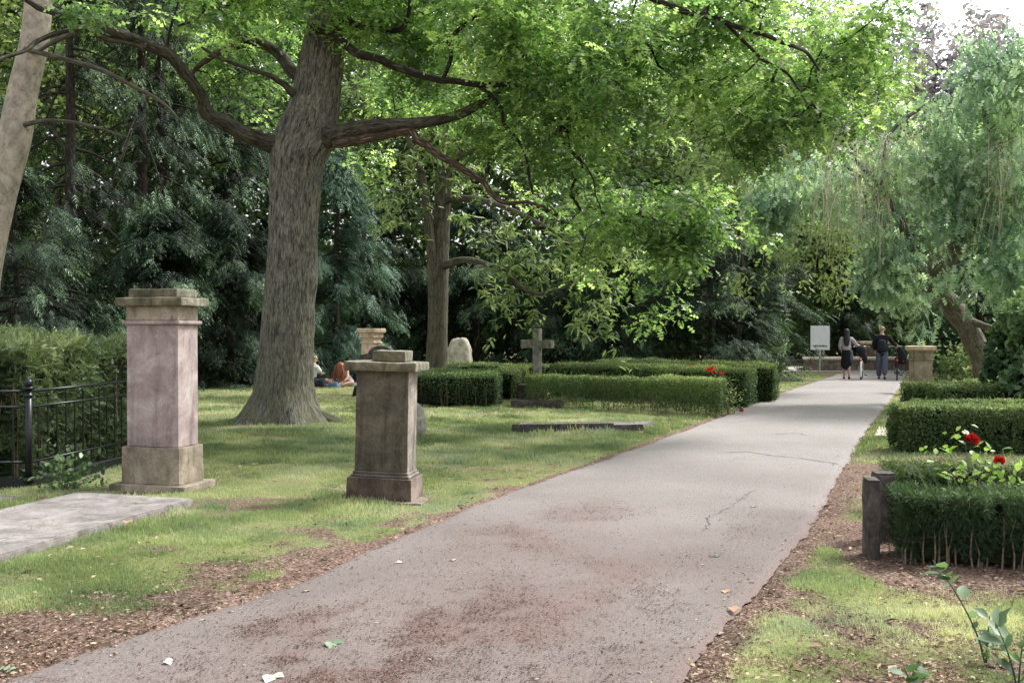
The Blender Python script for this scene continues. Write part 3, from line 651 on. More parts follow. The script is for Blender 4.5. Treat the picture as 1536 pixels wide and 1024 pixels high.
# ------------------------------------------------------------------ hedges
def hedge(name, label, quad, h, n, size, mat, tpl='sprig', amp=.05, thin=.0, stems=0, cat='hedge', group=None, seed=0, top_bias=1.0, up=.2, core=True, indiv=False):
    q = np.array(quad, float); c = q.mean(0); root = thing(name, label, cat, (c[0], c[1], 0), 0, group); q = q - c
    sides = [(q[i], q[(i + 1) % 4]) for i in range(4)]; L = np.array([np.linalg.norm(b - a) for a, b in sides])
    top_area = np.linalg.norm(np.cross(np.r_[q[1] - q[0], 0], np.r_[q[3] - q[0], 0])); ar = np.r_[L * h, top_area * top_bias]
    pick = rng.choice(5, n, p=ar / ar.sum()); u = rng.random(n); v = rng.random(n); P = np.zeros((n, 3)); Nm = np.zeros((n, 3)); inn = rng.exponential(.05, n)
    for i, (a, b) in enumerate(sides):
        k = pick == i; d = (b - a) / L[i]; nn = np.array([d[1], -d[0]])
        P[k, :2] = a + (b - a) * u[k, None] - nn * inn[k, None]; zz = v[k] ** (1 - thin * .45); P[k, 2] = .04 + zz * (h - .04); Nm[k, :2] = nn
    k = pick == 4; P[k, :2] = (q[0] * (1 - u[k, None]) + q[1] * u[k, None]) * (1 - v[k, None]) + (q[3] * (1 - u[k, None]) + q[2] * u[k, None]) * v[k, None]; P[k, 2] = h - inn[k]; Nm[k, 2] = 1
    f = (fbm(P + [c[0], c[1], 0], 2.6, 40 + seed, 3) - .5) * 2; f2 = (fbm(P + [c[0], c[1], 0], .9, 240 + seed, 2) - .5) * 2; P += Nm * (f * amp + f2 * amp * 1.1)[:, None]
    holes = fbm(P + [c[0], c[1], 0], 7, 90 + seed, 2); low = np.clip(1 - P[:, 2] / (h * .6), 0, 1)
    keep = holes > .30 + thin * .45 * low; P, Nm = P[keep], Nm[keep]
    U = Nm * .5 + rdir(len(P)) * .95 + [0, 0, up * .5]; Nf = Nm + rdir(len(P)) * .6 + [0, 0, .3]
    r = np.clip(.12 + .62 * (P[:, 2] / h) ** 1.5 * (Nm[:, 2] * .35 + .65) + (rng.random(len(P)) - .5) * .5, 0, 1)  # leaf colour lightens upward and on top faces, standing in for top light
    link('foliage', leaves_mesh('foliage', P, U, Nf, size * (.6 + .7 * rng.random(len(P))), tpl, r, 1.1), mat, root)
    if cat == 'hedge':                        # stray shoots above the clipping line
        ks = int(26 * top_area) + 20; uu, vv_ = rng.random((2, ks)); Pt = np.zeros((ks, 3)); Pt[:, :2] = (q[0] * (1 - uu[:, None]) + q[1] * uu[:, None]) * (1 - vv_[:, None]) + (q[3] * (1 - uu[:, None]) + q[2] * uu[:, None]) * vv_[:, None]; Pt[:, 2] = h - .01
        Ut = rdir(ks) * .5 + [0, 0, 1]; tag(link('shoots', leaves_mesh('shoots', Pt, Ut, rdir(ks), .05 + .07 * rng.random(ks), 'sprig', .5 + .5 * rng.random(ks), .8), mat, root), kind='stuff')
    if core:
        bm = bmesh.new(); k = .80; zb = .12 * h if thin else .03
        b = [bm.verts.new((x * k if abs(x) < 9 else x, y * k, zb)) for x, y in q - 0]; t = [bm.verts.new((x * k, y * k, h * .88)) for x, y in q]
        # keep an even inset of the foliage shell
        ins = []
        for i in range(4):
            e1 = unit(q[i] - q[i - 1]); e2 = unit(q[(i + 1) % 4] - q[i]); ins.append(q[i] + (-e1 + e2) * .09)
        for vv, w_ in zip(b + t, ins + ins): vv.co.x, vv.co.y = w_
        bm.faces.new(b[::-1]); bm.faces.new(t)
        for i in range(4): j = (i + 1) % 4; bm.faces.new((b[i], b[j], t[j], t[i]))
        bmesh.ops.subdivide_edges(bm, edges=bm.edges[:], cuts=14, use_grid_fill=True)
        o = bm_obj('shade_core', bm, M['hedge_core'], root); rough_up(o, 0, .09, 7, seed)  # dark box standing in for the shade between the leaves
    if stems:
        T = Tubes()
        for i in range(stems):
            s = rng.integers(0, 4) if rng.random() < .35 else 0; a, b = sides[s]; d = (b - a) / L[s]; nn = np.array([d[1], -d[0]]); t = rng.random()
            p0 = a + (b - a) * t - nn * rng.uniform(.03, .1); pts = [np.r_[p0 + rng.normal(size=2) * .01 * j, -.02 + j * h * .25] for j in range(4)]
            if indiv and i < 95: Tubes().add(pts, [.008, .007, .006, .004], 5).build('stem', M['stem'], root)
            else: T.add(pts, [.008, .007, .006, .004], 5)
        if T.n: tag(T.build('stems', M['stem'], root), kind='stuff')
    return root
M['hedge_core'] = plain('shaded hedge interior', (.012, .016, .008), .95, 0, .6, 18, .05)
G1 = 'clipped hedges left of the path'; G2 = 'clipped hedges right of the path'
# left of the path
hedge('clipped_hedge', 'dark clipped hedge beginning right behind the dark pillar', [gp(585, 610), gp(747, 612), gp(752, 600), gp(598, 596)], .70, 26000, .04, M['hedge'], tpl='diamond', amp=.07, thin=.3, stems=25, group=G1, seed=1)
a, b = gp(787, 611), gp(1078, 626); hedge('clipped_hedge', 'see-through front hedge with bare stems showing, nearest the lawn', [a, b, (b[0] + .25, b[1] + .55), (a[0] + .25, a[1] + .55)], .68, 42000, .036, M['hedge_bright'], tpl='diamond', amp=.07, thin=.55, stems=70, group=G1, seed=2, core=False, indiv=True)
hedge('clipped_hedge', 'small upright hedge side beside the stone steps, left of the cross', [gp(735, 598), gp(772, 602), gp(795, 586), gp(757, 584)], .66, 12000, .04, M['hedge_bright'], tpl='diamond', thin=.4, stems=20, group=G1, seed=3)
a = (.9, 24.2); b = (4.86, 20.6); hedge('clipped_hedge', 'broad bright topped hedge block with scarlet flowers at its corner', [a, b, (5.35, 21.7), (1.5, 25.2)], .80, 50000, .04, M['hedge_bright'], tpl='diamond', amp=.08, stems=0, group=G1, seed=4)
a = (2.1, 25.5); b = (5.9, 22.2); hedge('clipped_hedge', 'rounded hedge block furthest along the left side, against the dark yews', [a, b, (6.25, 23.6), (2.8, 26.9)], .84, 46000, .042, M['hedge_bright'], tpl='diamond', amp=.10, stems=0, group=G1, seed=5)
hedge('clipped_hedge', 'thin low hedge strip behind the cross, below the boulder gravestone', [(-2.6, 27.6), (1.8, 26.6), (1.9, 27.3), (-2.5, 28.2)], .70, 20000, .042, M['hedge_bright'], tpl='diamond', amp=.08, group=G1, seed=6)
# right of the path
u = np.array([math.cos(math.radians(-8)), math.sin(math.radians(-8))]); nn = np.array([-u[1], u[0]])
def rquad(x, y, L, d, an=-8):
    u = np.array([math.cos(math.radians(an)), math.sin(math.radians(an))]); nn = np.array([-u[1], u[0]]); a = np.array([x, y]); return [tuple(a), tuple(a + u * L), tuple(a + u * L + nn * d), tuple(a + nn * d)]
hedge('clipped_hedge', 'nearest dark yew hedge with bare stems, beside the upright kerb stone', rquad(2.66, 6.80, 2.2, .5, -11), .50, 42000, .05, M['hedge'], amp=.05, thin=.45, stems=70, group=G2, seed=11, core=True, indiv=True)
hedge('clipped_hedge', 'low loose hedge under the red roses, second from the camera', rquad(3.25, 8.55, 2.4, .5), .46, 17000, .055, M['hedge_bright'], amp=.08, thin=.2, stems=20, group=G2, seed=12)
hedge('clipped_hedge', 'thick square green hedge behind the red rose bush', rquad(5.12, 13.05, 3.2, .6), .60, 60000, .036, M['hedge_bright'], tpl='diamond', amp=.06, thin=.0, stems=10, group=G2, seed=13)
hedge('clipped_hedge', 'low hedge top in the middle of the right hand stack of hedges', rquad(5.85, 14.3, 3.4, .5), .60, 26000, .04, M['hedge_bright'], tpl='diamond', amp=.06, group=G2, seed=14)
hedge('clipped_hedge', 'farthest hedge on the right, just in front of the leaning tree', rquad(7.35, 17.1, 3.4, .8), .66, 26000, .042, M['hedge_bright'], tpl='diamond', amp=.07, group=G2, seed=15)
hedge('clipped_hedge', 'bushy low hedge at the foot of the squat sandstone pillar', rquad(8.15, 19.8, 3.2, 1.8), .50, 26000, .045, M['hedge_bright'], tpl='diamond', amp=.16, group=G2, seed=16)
# bush in the fence
hedge('feathery_bush', 'large feathery green bush growing inside the black iron fence', [(-8.6, 10.22), (-4.98, 10.22), (-4.82, 13.9), (-8.5, 14.2)], 1.46, 36000, .14, M['bush'], tpl='frond', amp=.2, thin=.2, stems=60, cat='bush', seed=21, up=.6)

# ------------------------------------------------------------------ small plants
def leafy(name, label, cat, pts, n, size, mat, spread=.12, tpl='broad', up=.3, tube=None, stemr=.004, pair=False):
    """stems given as polylines in the world; leaves along them"""
    o0 = np.array([pts[0][0][0], pts[0][0][1], 0]); root = thing(name, label, cat, o0); T = Tubes(); Ps = []; Us = []
    for pl in pts:
        P, R = cr(np.array(pl) - o0, np.linspace(stemr * 1.4, stemr * .5, len(pl)), 6); Tubes().add(P, R, 5).build('stem', tube or M['stem'], root); L = len(P)
        k = max(2, n // len(pts)); tt = rng.uniform(.15, 1, k)
        for t in tt:
            i = min(L - 2, int(t * (L - 1))); Ps.append(P[i] + rng.normal(size=3) * spread * .1); d = unit(P[i + 1] - P[i]); s = rng.normal(size=3); s -= d * s.dot(d); Us.append(unit(s) + d * .5 + [0, 0, up * .5])
    Ps, Us = np.array(Ps), np.array(Us); Nf = rdir(len(Ps)) * .4 + [0, 0, 1]
    link('leaves', leaves_mesh('leaves', Ps, Us, Nf, size * (.6 + .6 * rng.random(len(Ps))), tpl, None, 1.0), mat, root); return root
def arc(x, y, dx, dy, h, k=4, z0=-.01): return [(x + dx * (i / k) ** 1.4, y + dy * (i / k) ** 1.4, z0 + h * (i / k) * (1.15 - .15 * i / k)) for i in range(k + 1)]
x, y = gp(1482, 1000); leafy('sapling', 'slender sapling with paired leaves in front of the nearest hedge', 'sapling', [arc(x, y, -.22, .1, .50), arc(x, y, .04, .05, .24)], 24, .085, M['sapling'], tube=M['sapling'])
x, y = gp(1530, 1045); leafy('sapling', 'sapling with broad dark leaves in the bottom right corner', 'sapling', [arc(x, y, -.10, 0, .33), arc(x, y, .05, .05, .26)], 18, .11, M['sapling'], tube=M['sapling'])
x, y = gp(1375, 1060); leafy('sapling', 'small broad leaved seedling at the bottom edge of the right verge', 'sapling', [arc(x, y, -.04, .02, .17), arc(x, y, .06, .02, .14)], 14, .09, M['sapling'], tube=M['sapling'])
x, y = gp(92, 738); leafy('ivy_clump', 'clump of ivy leaves sprawling at the fence corner post', 'ivy', [arc(x, y, a, b, h) for a, b, h in [(-.1, .05, .3), (.15, -.05, .25), (.3, .05, .12), (-.15, 0, .1), (.05, -.1, .35), (.25, .1, .28), (.4, .02, .2)]], 260, .075, M['ivy'], spread=1.0)
# red roses on the right
def flower(name, label, cat, c, r, mat, group=None):
    k = 26; U = rdir(k); U[:, 2] = np.abs(U[:, 2]) * .8 + .15; P = U * r * .12; o = link(name, leaves_mesh(name, P, U, np.cross(U, rdir(k)) + U * .3, r * (.7 + .4 * rng.random(k)), 'broad', None, 1.5), mat); o.location = c; return tag(o, label, cat, group)
r0 = gp(1468, 800); r0 = (3.62, 7.85)
rb = leafy('rose_bush', 'pale green rose bush with two red blooms between the right hedges', 'rose bush', [arc(r0[0], r0[1], a, b, h, 4, .05) for a, b, h in [(-.04, 0, .70), (.18, .05, .60), (-.25, 0, .60), (.35, 0, .50), (.1, -.1, .62), (-.15, .1, .66), (.5, 0, .52)]], 210, .075, M['rose_leaf'], spread=.8)
def bloom(c, r, mat, parent):
    k = 30; U = rdir(k); U[:, 2] = np.abs(U[:, 2]) * .8 + .15; P = U * r * .12 + (np.array(c) - np.array(parent.location)); return link('bloom', leaves_mesh('bloom', P, U, np.cross(U, rdir(k)) + U * .3, r * (.7 + .4 * rng.random(k)), 'broad', None, 1.5), mat, parent)
bloom(at(1457, 662, 7.85), .068, M['rose'], rb); bloom(at(1500, 693, 7.8), .05, M['rose'], rb)
x, y = gp(1092, 621); fb = leafy('flower_clump', 'leafy flowering clump with scarlet blooms at the end of the left hedges', 'flowering plant', [arc(x, y, a, b, h, 4) for a, b, h in [(-.3, .1, .85), (-.1, .1, .8), (.15, .05, .5), (.25, 0, .45), (0, -.1, .4), (.3, -.1, .25), (-.2, -.1, .8), (.1, .1, .6)]], 260, .085, M['chestnut'], spread=1.0, tpl='lance')
for q in [(1063, 556), (1068, 553), (1083, 561), (1036, 548), (1071, 559), (1112, 617)]: bloom(at(q[0], q[1], 19.4), .055 if q[0] != 1036 else .03, M['poppy'], fb)
leafy('shrub', 'blue green broad leaved shrub under the dark yews, right of the cross', 'shrub', [arc(*gp(870, 566), a, b, h, 4) for a, b, h in [(-.9, 0, .9), (-.4, 0, 1.25), (.1, 0, 1.35), (.7, 0, 1.1), (1.1, 0, .6), (-1.2, .2, .5), (.4, -.3, .8), (-.2, -.3, .9), (.9, -.2, .9)]], 900, .17, M['conifer_pale'], spread=2.5)
leafy('shrub', 'low pale green shrub behind the squat sandstone pillar', 'shrub', [arc(*gp(1440, 572), a, b, h, 4) for a, b, h in [(-.9, 0, .7), (-.4, 0, 1.0), (.1, 0, 1.1), (.7, 0, 1.0), (1.1, 0, .6), (-1.2, .2, .5), (.4, -.3, .8), (-.2, -.3, .9), (1.6, 0, .9)]], 1100, .14, M['weep_light'], spread=3)

# individually visible fallen leaves
FL = [(497, 968, .09, 'broad', 'green', 'fresh green leaf lying on the path near the bottom edge'), (245, 996, .06, 'broad', 'pale', 'pale curled leaf on the path in the lower left'), (408, 1019, .09, 'broad', 'pale', 'whitish crumpled leaf at the bottom edge of the path'), (1076, 836, .09, 'oak', 'green', 'green oak leaf on the right half of the path'), (458, 888, .05, 'broad', 'tan', 'small tan leaf at the left side of the path below the dark pillar'), (1088, 887, .05, 'broad', 'orange', 'orange leaf on the path near the right grass edge'), (1130, 761, .05, 'broad', 'tan', 'tan leaf on the path by the wavy crack'), (603, 845, .05, 'broad', 'pale', 'small pale leaf on the path left of the brown stain'), (190, 782, .07, 'broad', 'orange', 'orange leaf resting on the large grey grave slab'), (382, 695, .07, 'broad', 'orange', 'dry leaf on the grass between the two big pillars'), (1098, 912, .07, 'broad', 'orange', 'brown orange leaf on the soil at the right path edge'), (22, 1003, .09, 'oak', 'green', 'grey green leaf on bare soil in the lower left corner'), (680, 843, .05, 'broad', 'pale', 'tiny pale leaf fallen near the middle of the path')]
cols = {'green': leaf_mat('fallen green leaf', (.15, .22, .14), (.2, .27, .18), (.25, .32, .23), .1), 'pale': leaf_mat('fallen pale leaf', (.55, .5, .42), (.62, .57, .5), (.7, .65, .58), .1), 'tan': leaf_mat('fallen tan leaf', (.42, .28, .18), (.5, .35, .22), (.55, .4, .28), .1), 'orange': leaf_mat('fallen orange leaf', (.36, .19, .11), (.42, .24, .14), (.48, .3, .19), .1)}
for px, py, s, tp, c, lab in FL:
    x, y = gp(px, py, .02); z = float(pz(np.array([x]), np.array([y]))[0]) + .006 if xl(y) < x < xr(y) else float(gzf(x, y)) + .02
    if (px, py) == (190, 782): x, y = gp(px, py, .08); z = .082
    k = 2; o = link('fallen_leaf', leaves_mesh('fallen_leaf', np.zeros((k, 3)), np.array([[1, .2, .03], [.1, .9, .10]]), np.array([[0, .2, 1], [.3, 0, 1.]]), np.array([s, s * .7]), tp, None, 1.2), cols[c]); o.location = (x, y, z); o.rotation_euler = (0, 0, rng.random() * 6); tag(o, lab, 'fallen leaf', 'single fallen leaves')
# ------------------------------------------------------------------ trees
def tree_root(name, label, cat, x, y, group=None): return thing(name, label, cat, (0, 0, 0), 0, group)
def place(root, x, y):                        # children were built in world space: shift them under the base
    root.location = (x, y, 0)
    for ch in root.children: ch.location = (-x, -y, 0)
BIGROOT = None
# the great oak
oak = thing('oak_tree', 'great spreading oak with a thick ridged trunk on the lawn', 'oak tree')
tr = [(426, 640, 17.6, 108), (427, 600, 17.6, 96), (428, 560, 17.6, 88), (431, 500, 17.6, 81), (438, 400, 17.6, 76), (442, 300, 17.6, 75), (447, 240, 17.6, 84), (462, 200, 17.6, 90), (474, 150, 17.6, 74), (482, 100, 17.6, 68), (488, 50, 17.6, 58), (498, 0, 17.7, 48), (506, -90, 17.8, 48), (500, -200, 17.9, 34)]
P, R = px_line(tr, 30); R = R * .96; T = Tubes(); T.add(P, R, 170, lump=.07, flare=.85, seed=2.0, ridge=.032, rs=15); trunk = T.build('trunk', M['bark_oak'], oak)
for a, L_, r_ in [(-2.0, .75, .17), (-1.2, .6, .13), (-.35, .95, .16), (-2.75, .8, .15), (3.0, .7, .15), (.4, .8, .15)]:
    t = np.linspace(0, 1, 12); d_ = .34 + L_ * t; wob = a + .35 * np.sin(t * 2.5 + a)
    Pr = np.stack([P[0][0] + np.cos(wob) * d_, P[0][1] + np.sin(wob) * d_, .34 * (1 - t) ** 2 - .01 - .05 * t], 1)
    Tubes().add(Pr, r_ * (1 - .75 * t), 20, lump=.2, seed=a + 5, ridge=.015, rs=15).build('root', M['bark_oak'], oak)
for (a, b, c_, d_) in [(480, 632, 17.3, .9), (352, 626, 17.5, .5), (440, 640, 17.0, .5)]:  # root toes
    pass
limbs = [
 ('l', [(462, 240, 17.6, 44), (420, 222, 17.5, 40), (380, 208, 17.3, 36), (345, 192, 17.1, 32), (318, 175, 16.9, 30), (300, 150, 16.7, 27), (285, 122, 16.4, 25), (262, 95, 16.1, 24), (225, 72, 15.7, 22), (175, 50, 15.2, 19), (110, 25, 14.6, 16), (40, 5, 14, 12)]),
 ('l', [(215, 70, 15.6, 13), (165, 58, 15.2, 11), (115, 45, 14.8, 10), (70, 57, 14.4, 9), (30, 78, 14, 8), (-30, 100, 13.6, 6)]),
 ('l', [(470, 140, 17.8, 34), (440, 105, 18.2, 27), (405, 75, 18.5, 22), (365, 68, 18.7, 18), (330, 78, 18.8, 14), (300, 98, 18.9, 10), (285, 118, 19, 5)]),
 ('l', [(372, 68, 18.6, 12), (358, 45, 18.5, 11), (340, 22, 18.4, 10), (312, -5, 18.2, 8)]),
 ('l', [(450, 140, 17.4, 14), (420, 120, 17, 10), (380, 108, 16.6, 8), (330, 90, 16.2, 6), (300, 70, 16, 4)]),
 ('r', [(475, 208, 17.5, 48), (515, 202, 17.3, 38), (570, 192, 17.1, 28), (630, 183, 16.9, 23), (690, 170, 16.8, 19), (735, 148, 16.7, 16), (790, 120, 16.5, 12), (850, 100, 16.3, 9)]),
 ('red', [(500, 218, 17.3, 14), (550, 212, 17.1, 13), (610, 198, 16.9, 10), (640, 215, 16.7, 11), (680, 245, 16.5, 10), (715, 268, 16.4, 9), (750, 298, 16.2, 7), (785, 300, 16.1, 5), (815, 307, 16, 4)]),
 ('d', [(478, 42, 17.3, 18), (505, 55, 17, 17), (545, 82, 16.7, 16), (590, 100, 16.5, 15), (640, 112, 16.3, 14), (690, 120, 16.1, 13), (740, 128, 16, 11), (795, 130, 15.9, 7)]),
 ('d', [(715, 124, 16.1, 9), (745, 155, 16, 8), (765, 195, 15.9, 7), (785, 235, 15.8, 6), (795, 290, 15.7, 4)]),
 ('d', [(500, 35, 17.4, 14), (545, 42, 17, 11), (600, 46, 16.8, 10), (615, 25, 16.6, 9), (618, -5, 16.5, 7)]),
 ('d', [(662, 118, 16.2, 9), (678, 85, 16.1, 9), (675, 60, 16, 9), (700, 32, 15.9, 7), (735, 10, 15.8, 6), (765, -20, 15.7, 5)]),
 ('d', [(850, 100, 16.3, 9), (880, 122, 16, 9), (908, 140, 15.8, 9), (932, 118, 15.6, 7), (942, 85, 15.5, 5)]),
 ('d', [(820, 180, 16.2, 10), (845, 195, 16, 11), (855, 225, 15.9, 9), (842, 190, 15.8, 6), (880, 180, 15.7, 5)]),
 ('d', [(506, -60, 17.8, 30), (620, -70, 17, 24), (760, -60, 16, 20), (900, -25, 15, 16), (1030, 15, 14.2, 12), (1100, 45, 13.9, 9), (1160, 62, 13.7, 8), (1205, 75, 13.6, 7), (1230, 102, 13.5, 4)]),
 ('d', [(1080, 38, 14, 6), (1140, 85, 14, 6), (1180, 110, 14, 5), (1215, 155, 14, 3)]),
]
skel = [P]
for kind, L in limbs:
    P, R = px_line(L, 7); P = P + np.stack([fbm(P, 1.4, 11, 2) - .5, 0 * P[:, 0], fbm(P, 1.4, 44, 2) - .5], 1) * .20 + (noise3(P, 4.5, 71)[:, None] - .5) * .05
    if kind != 'red': R = R * (.72 + (.5 if kind in 'lr' else .05) * np.exp(-np.arange(len(R)) / 2.5))
    T = Tubes(); T.add(P, R, 28, lump=.16, seed=float(len(skel)), ridge=.012, rs=20); T.build('limb', {'l': M['bark_limb'], 'r': M['bark_limb'], 'red': M['bark_red'], 'd': M['bark_dark']}[kind], oak); skel.append(P)
skel = np.concatenate([s[len(s) // 5:] for s in skel])
def pc(px, py, Y, rx, ry, rd, dens=1.0): return (at(px, py, Y), (rx / F * Y, rd, ry / F * Y), dens)
cl = [pc(560, 20, 17, 80, 60, 1.5), pc(650, 50, 17.5, 90, 70, 1.6), pc(640, 140, 19, 90, 50, 1.2, .8), pc(560, 130, 20, 70, 60, 1, .8), pc(750, 50, 16, 100, 80, 1.6), pc(760, 180, 17.2, 90, 60, 1.3, .9),
      pc(860, 60, 15.8, 110, 80, 1.5), pc(855, 190, 16.2, 100, 80, 1.4), pc(960, 120, 15, 100, 90, 1.5), pc(960, 260, 16, 95, 90, 1.4), pc(880, 320, 16.6, 85, 70, 1.1), pc(985, 370, 16.8, 70, 70, 1.0),
      pc(770, 290, 17.6, 60, 40, .9, .6), pc(1050, 230, 15.6, 85, 90, 1.4), pc(1050, 60, 14.5, 110, 80, 1.4, .9), pc(1165, 60, 14.2, 90, 65, 1.2, .85), pc(1140, 190, 15, 90, 90, 1.3, .9), pc(1225, 150, 15.2, 70, 70, 1.1, .7),
      pc(1010, 450, 16.8, 45, 40, .8, .8), pc(900, 420, 17, 70, 45, .8, .6), pc(1060, 330, 16.4, 70, 70, 1, .8), pc(1290, 40, 15, 80, 45, 1.2, 1.1), pc(1310, 120, 16, 55, 60, 1, .9), pc(1120, 20, 15.5, 120, 45, 1.4, 1.1), pc(1230, 70, 15.5, 90, 60, 1.3, 1.0), pc(1020, 110, 16.5, 100, 70, 1.2, .9),
      pc(380, 15, 17.5, 110, 45, 1.6), pc(250, 15, 15.5, 100, 40, 1.4), pc(140, 0, 13.8, 90, 28, 1.1, 1.1), pc(30, 0, 13, 70, 25, 1), pc(340, 110, 19.5, 70, 45, 1, .55), pc(420, 150, 20.5, 50, 60, 1, .5), pc(395, 60, 20, 90, 50, 1.4, .7), pc(570, 250, 20.5, 60, 30, .8, .3),
      pc(700, -80, 17, 260, 70, 2.5, .8), pc(1000, -60, 15.5, 200, 60, 2, .7), pc(350, -70, 16.5, 260, 60, 2, .7)]
A = clump_points(cl, 17, .49, 1.4)
ch = grow(skel, A, .38, .16, .10, .0055, .12, .055); twig_mesh('twigs', ch, M['bark_dark'], oak)
ends = np.concatenate([c_[0][len(c_[0]) // 2:] for c_ in ch if c_[1][1] < .02])
AL = np.concatenate([A, A[::3] + rng.normal(size=A[::3].shape) * .22])
Pl, U, Nf, S, r = rosettes(AL, 27, .165, .1, .25, .6, .135, .9)
link('crown', leaves_mesh('crown', Pl, U, Nf, S, 'oak', r, 1.1), M['oak'], oak); place(oak, *gp(428, 632))
print('oak leaves', len(Pl))

# slim tree behind with long pale leaves
ct = thing('chestnut_tree', 'slim grey trunked tree with long pale leaves beside the boulder gravestone', 'chestnut tree')
P, R = px_line([(655, 600, 26, 36), (655, 545, 26, 31), (657, 470, 26, 29), (658, 400, 26, 30), (662, 330, 26, 27), (668, 260, 26, 24), (680, 190, 26, 20), (690, 110, 26, 16), (700, 0, 26, 12)], 8); T = Tubes(); T.add(P, R, 60, lump=.08, flare=.7, seed=5.0, ridge=.02, rs=18); T.build('trunk', M['bark_mid'], ct); sk = [P]
for L in [[(652, 440, 26, 20), (647, 380, 25.8, 15), (640, 310, 25.6, 13), (632, 260, 25.4, 11), (615, 215, 25.2, 8), (600, 180, 25, 5)], [(660, 400, 26, 14), (700, 390, 25, 10), (750, 405, 24, 8), (800, 440, 23.4, 6), (850, 430, 23, 4)], [(672, 250, 26, 12), (700, 230, 25.5, 9), (745, 222, 25, 6)], [(664, 300, 26, 12), (720, 300, 25, 9), (800, 330, 24, 6), (880, 380, 23.2, 4)]]:
    P, R = px_line(L, 6); T = Tubes(); T.add(P, R, 10, lump=.1, seed=7.0); T.build('limb', M['bark_mid'], ct); sk.append(P)
sk = np.concatenate([s[len(s) // 3:] for s in sk])
cl = [pc(600, 290, 25, 45, 60, 1, .8), pc(570, 330, 25, 30, 30, .8, .5), pc(740, 350, 24, 60, 50, 1, .8), pc(830, 400, 23.3, 80, 55, 1.1, 1), pc(905, 390, 22.8, 70, 60, 1, 1), pc(900, 470, 22.6, 55, 42, .8, .9), pc(790, 460, 23.2, 60, 38, .8, .8), pc(720, 430, 24, 50, 40, .8, .5), pc(700, 200, 26, 100, 90, 1.5, .7), pc(640, 120, 26, 80, 80, 1.4, .6), pc(860, 280, 24.5, 100, 70, 1.2, .6)]
A = clump_points(cl, 10, .40, .8, 5); ch = grow(sk, A, .5, .13, .1, .006, .1, .06); twig_mesh('twigs', ch, M['bark_mid'], ct)
AL = np.concatenate([A, A + rng.normal(size=A.shape) * .25]); Pl, U, Nf, S, r = rosettes(AL, 9, .22, .1, .35, .6, .09)
link('crown', leaves_mesh('crown', Pl, U, Nf, S, 'lance', r, 1.1), M['chestnut'], ct); place(ct, *gp(655, 588))

# pale trunk at the left edge
bt = thing('pale_tree', 'pale smooth barked tree leaning at the left edge of the picture', 'beech tree')
P, R = px_line([(-56, 650, 15.6, 56), (-38, 520, 15.7, 48), (-20, 400, 15.8, 44), (0, 300, 15.9, 45), (22, 215, 16, 47), (36, 140, 16.1, 42), (53, 70, 16.2, 40), (60, 10, 16.3, 38), (64, -80, 16.4, 34), (70, -200, 16.6, 24)], 10); T = Tubes(); T.add(P, R, 28, lump=.05, flare=1.0, seed=8.0); T.build('trunk', M['bark_pale'], bt); sk = [P]
for L, mt in [([(40, 75, 16, 8), (90, 88, 15.8, 7), (150, 105, 15.6, 7), (200, 130, 15.4, 6), (245, 155, 15.3, 5), (275, 185, 15.2, 2)], 'bark_mid'), ([(30, 190, 16, 9), (70, 182, 15.6, 6), (115, 185, 15.4, 5), (160, 196, 15.2, 3), (195, 208, 15, 2)], 'bark_mid'), ([(60, 182, 15.7, 5), (85, 200, 15.5, 4), (98, 228, 15.4, 2)], 'bark_dark'), ([(60, 78, 15.9, 5), (88, 62, 15.7, 8), (125, 48, 15.5, 6)], 'bark_mid')]:
    P, R = px_line(L, 6); T = Tubes(); T.add(P, R, 8, lump=.1, seed=7.0); T.build('branch', M[mt], bt); sk.append(P)
sk = np.concatenate(sk[1:] + [sk[0][len(sk[0]) * 2 // 3:]])
A = clump_points([pc(20, 30, 17.5, 60, 60, 1, .35), pc(110, 120, 17, 90, 60, .8, .12), pc(40, -90, 16, 120, 60, 1.5, .7)], 10, .42, .9, 9)
ch = grow(sk, A, .4, .2, .1, .005, .02, .03); twig_mesh('twigs', ch, M['bark_dark'], bt); Pl, U, Nf, S, r = rosettes(A, 7, .10, .1, .2, .7, .1)
link('crown', leaves_mesh('crown', Pl, U, Nf, S, 'broad', r), M['wood'], bt); place(bt, *gp(-50, 645))

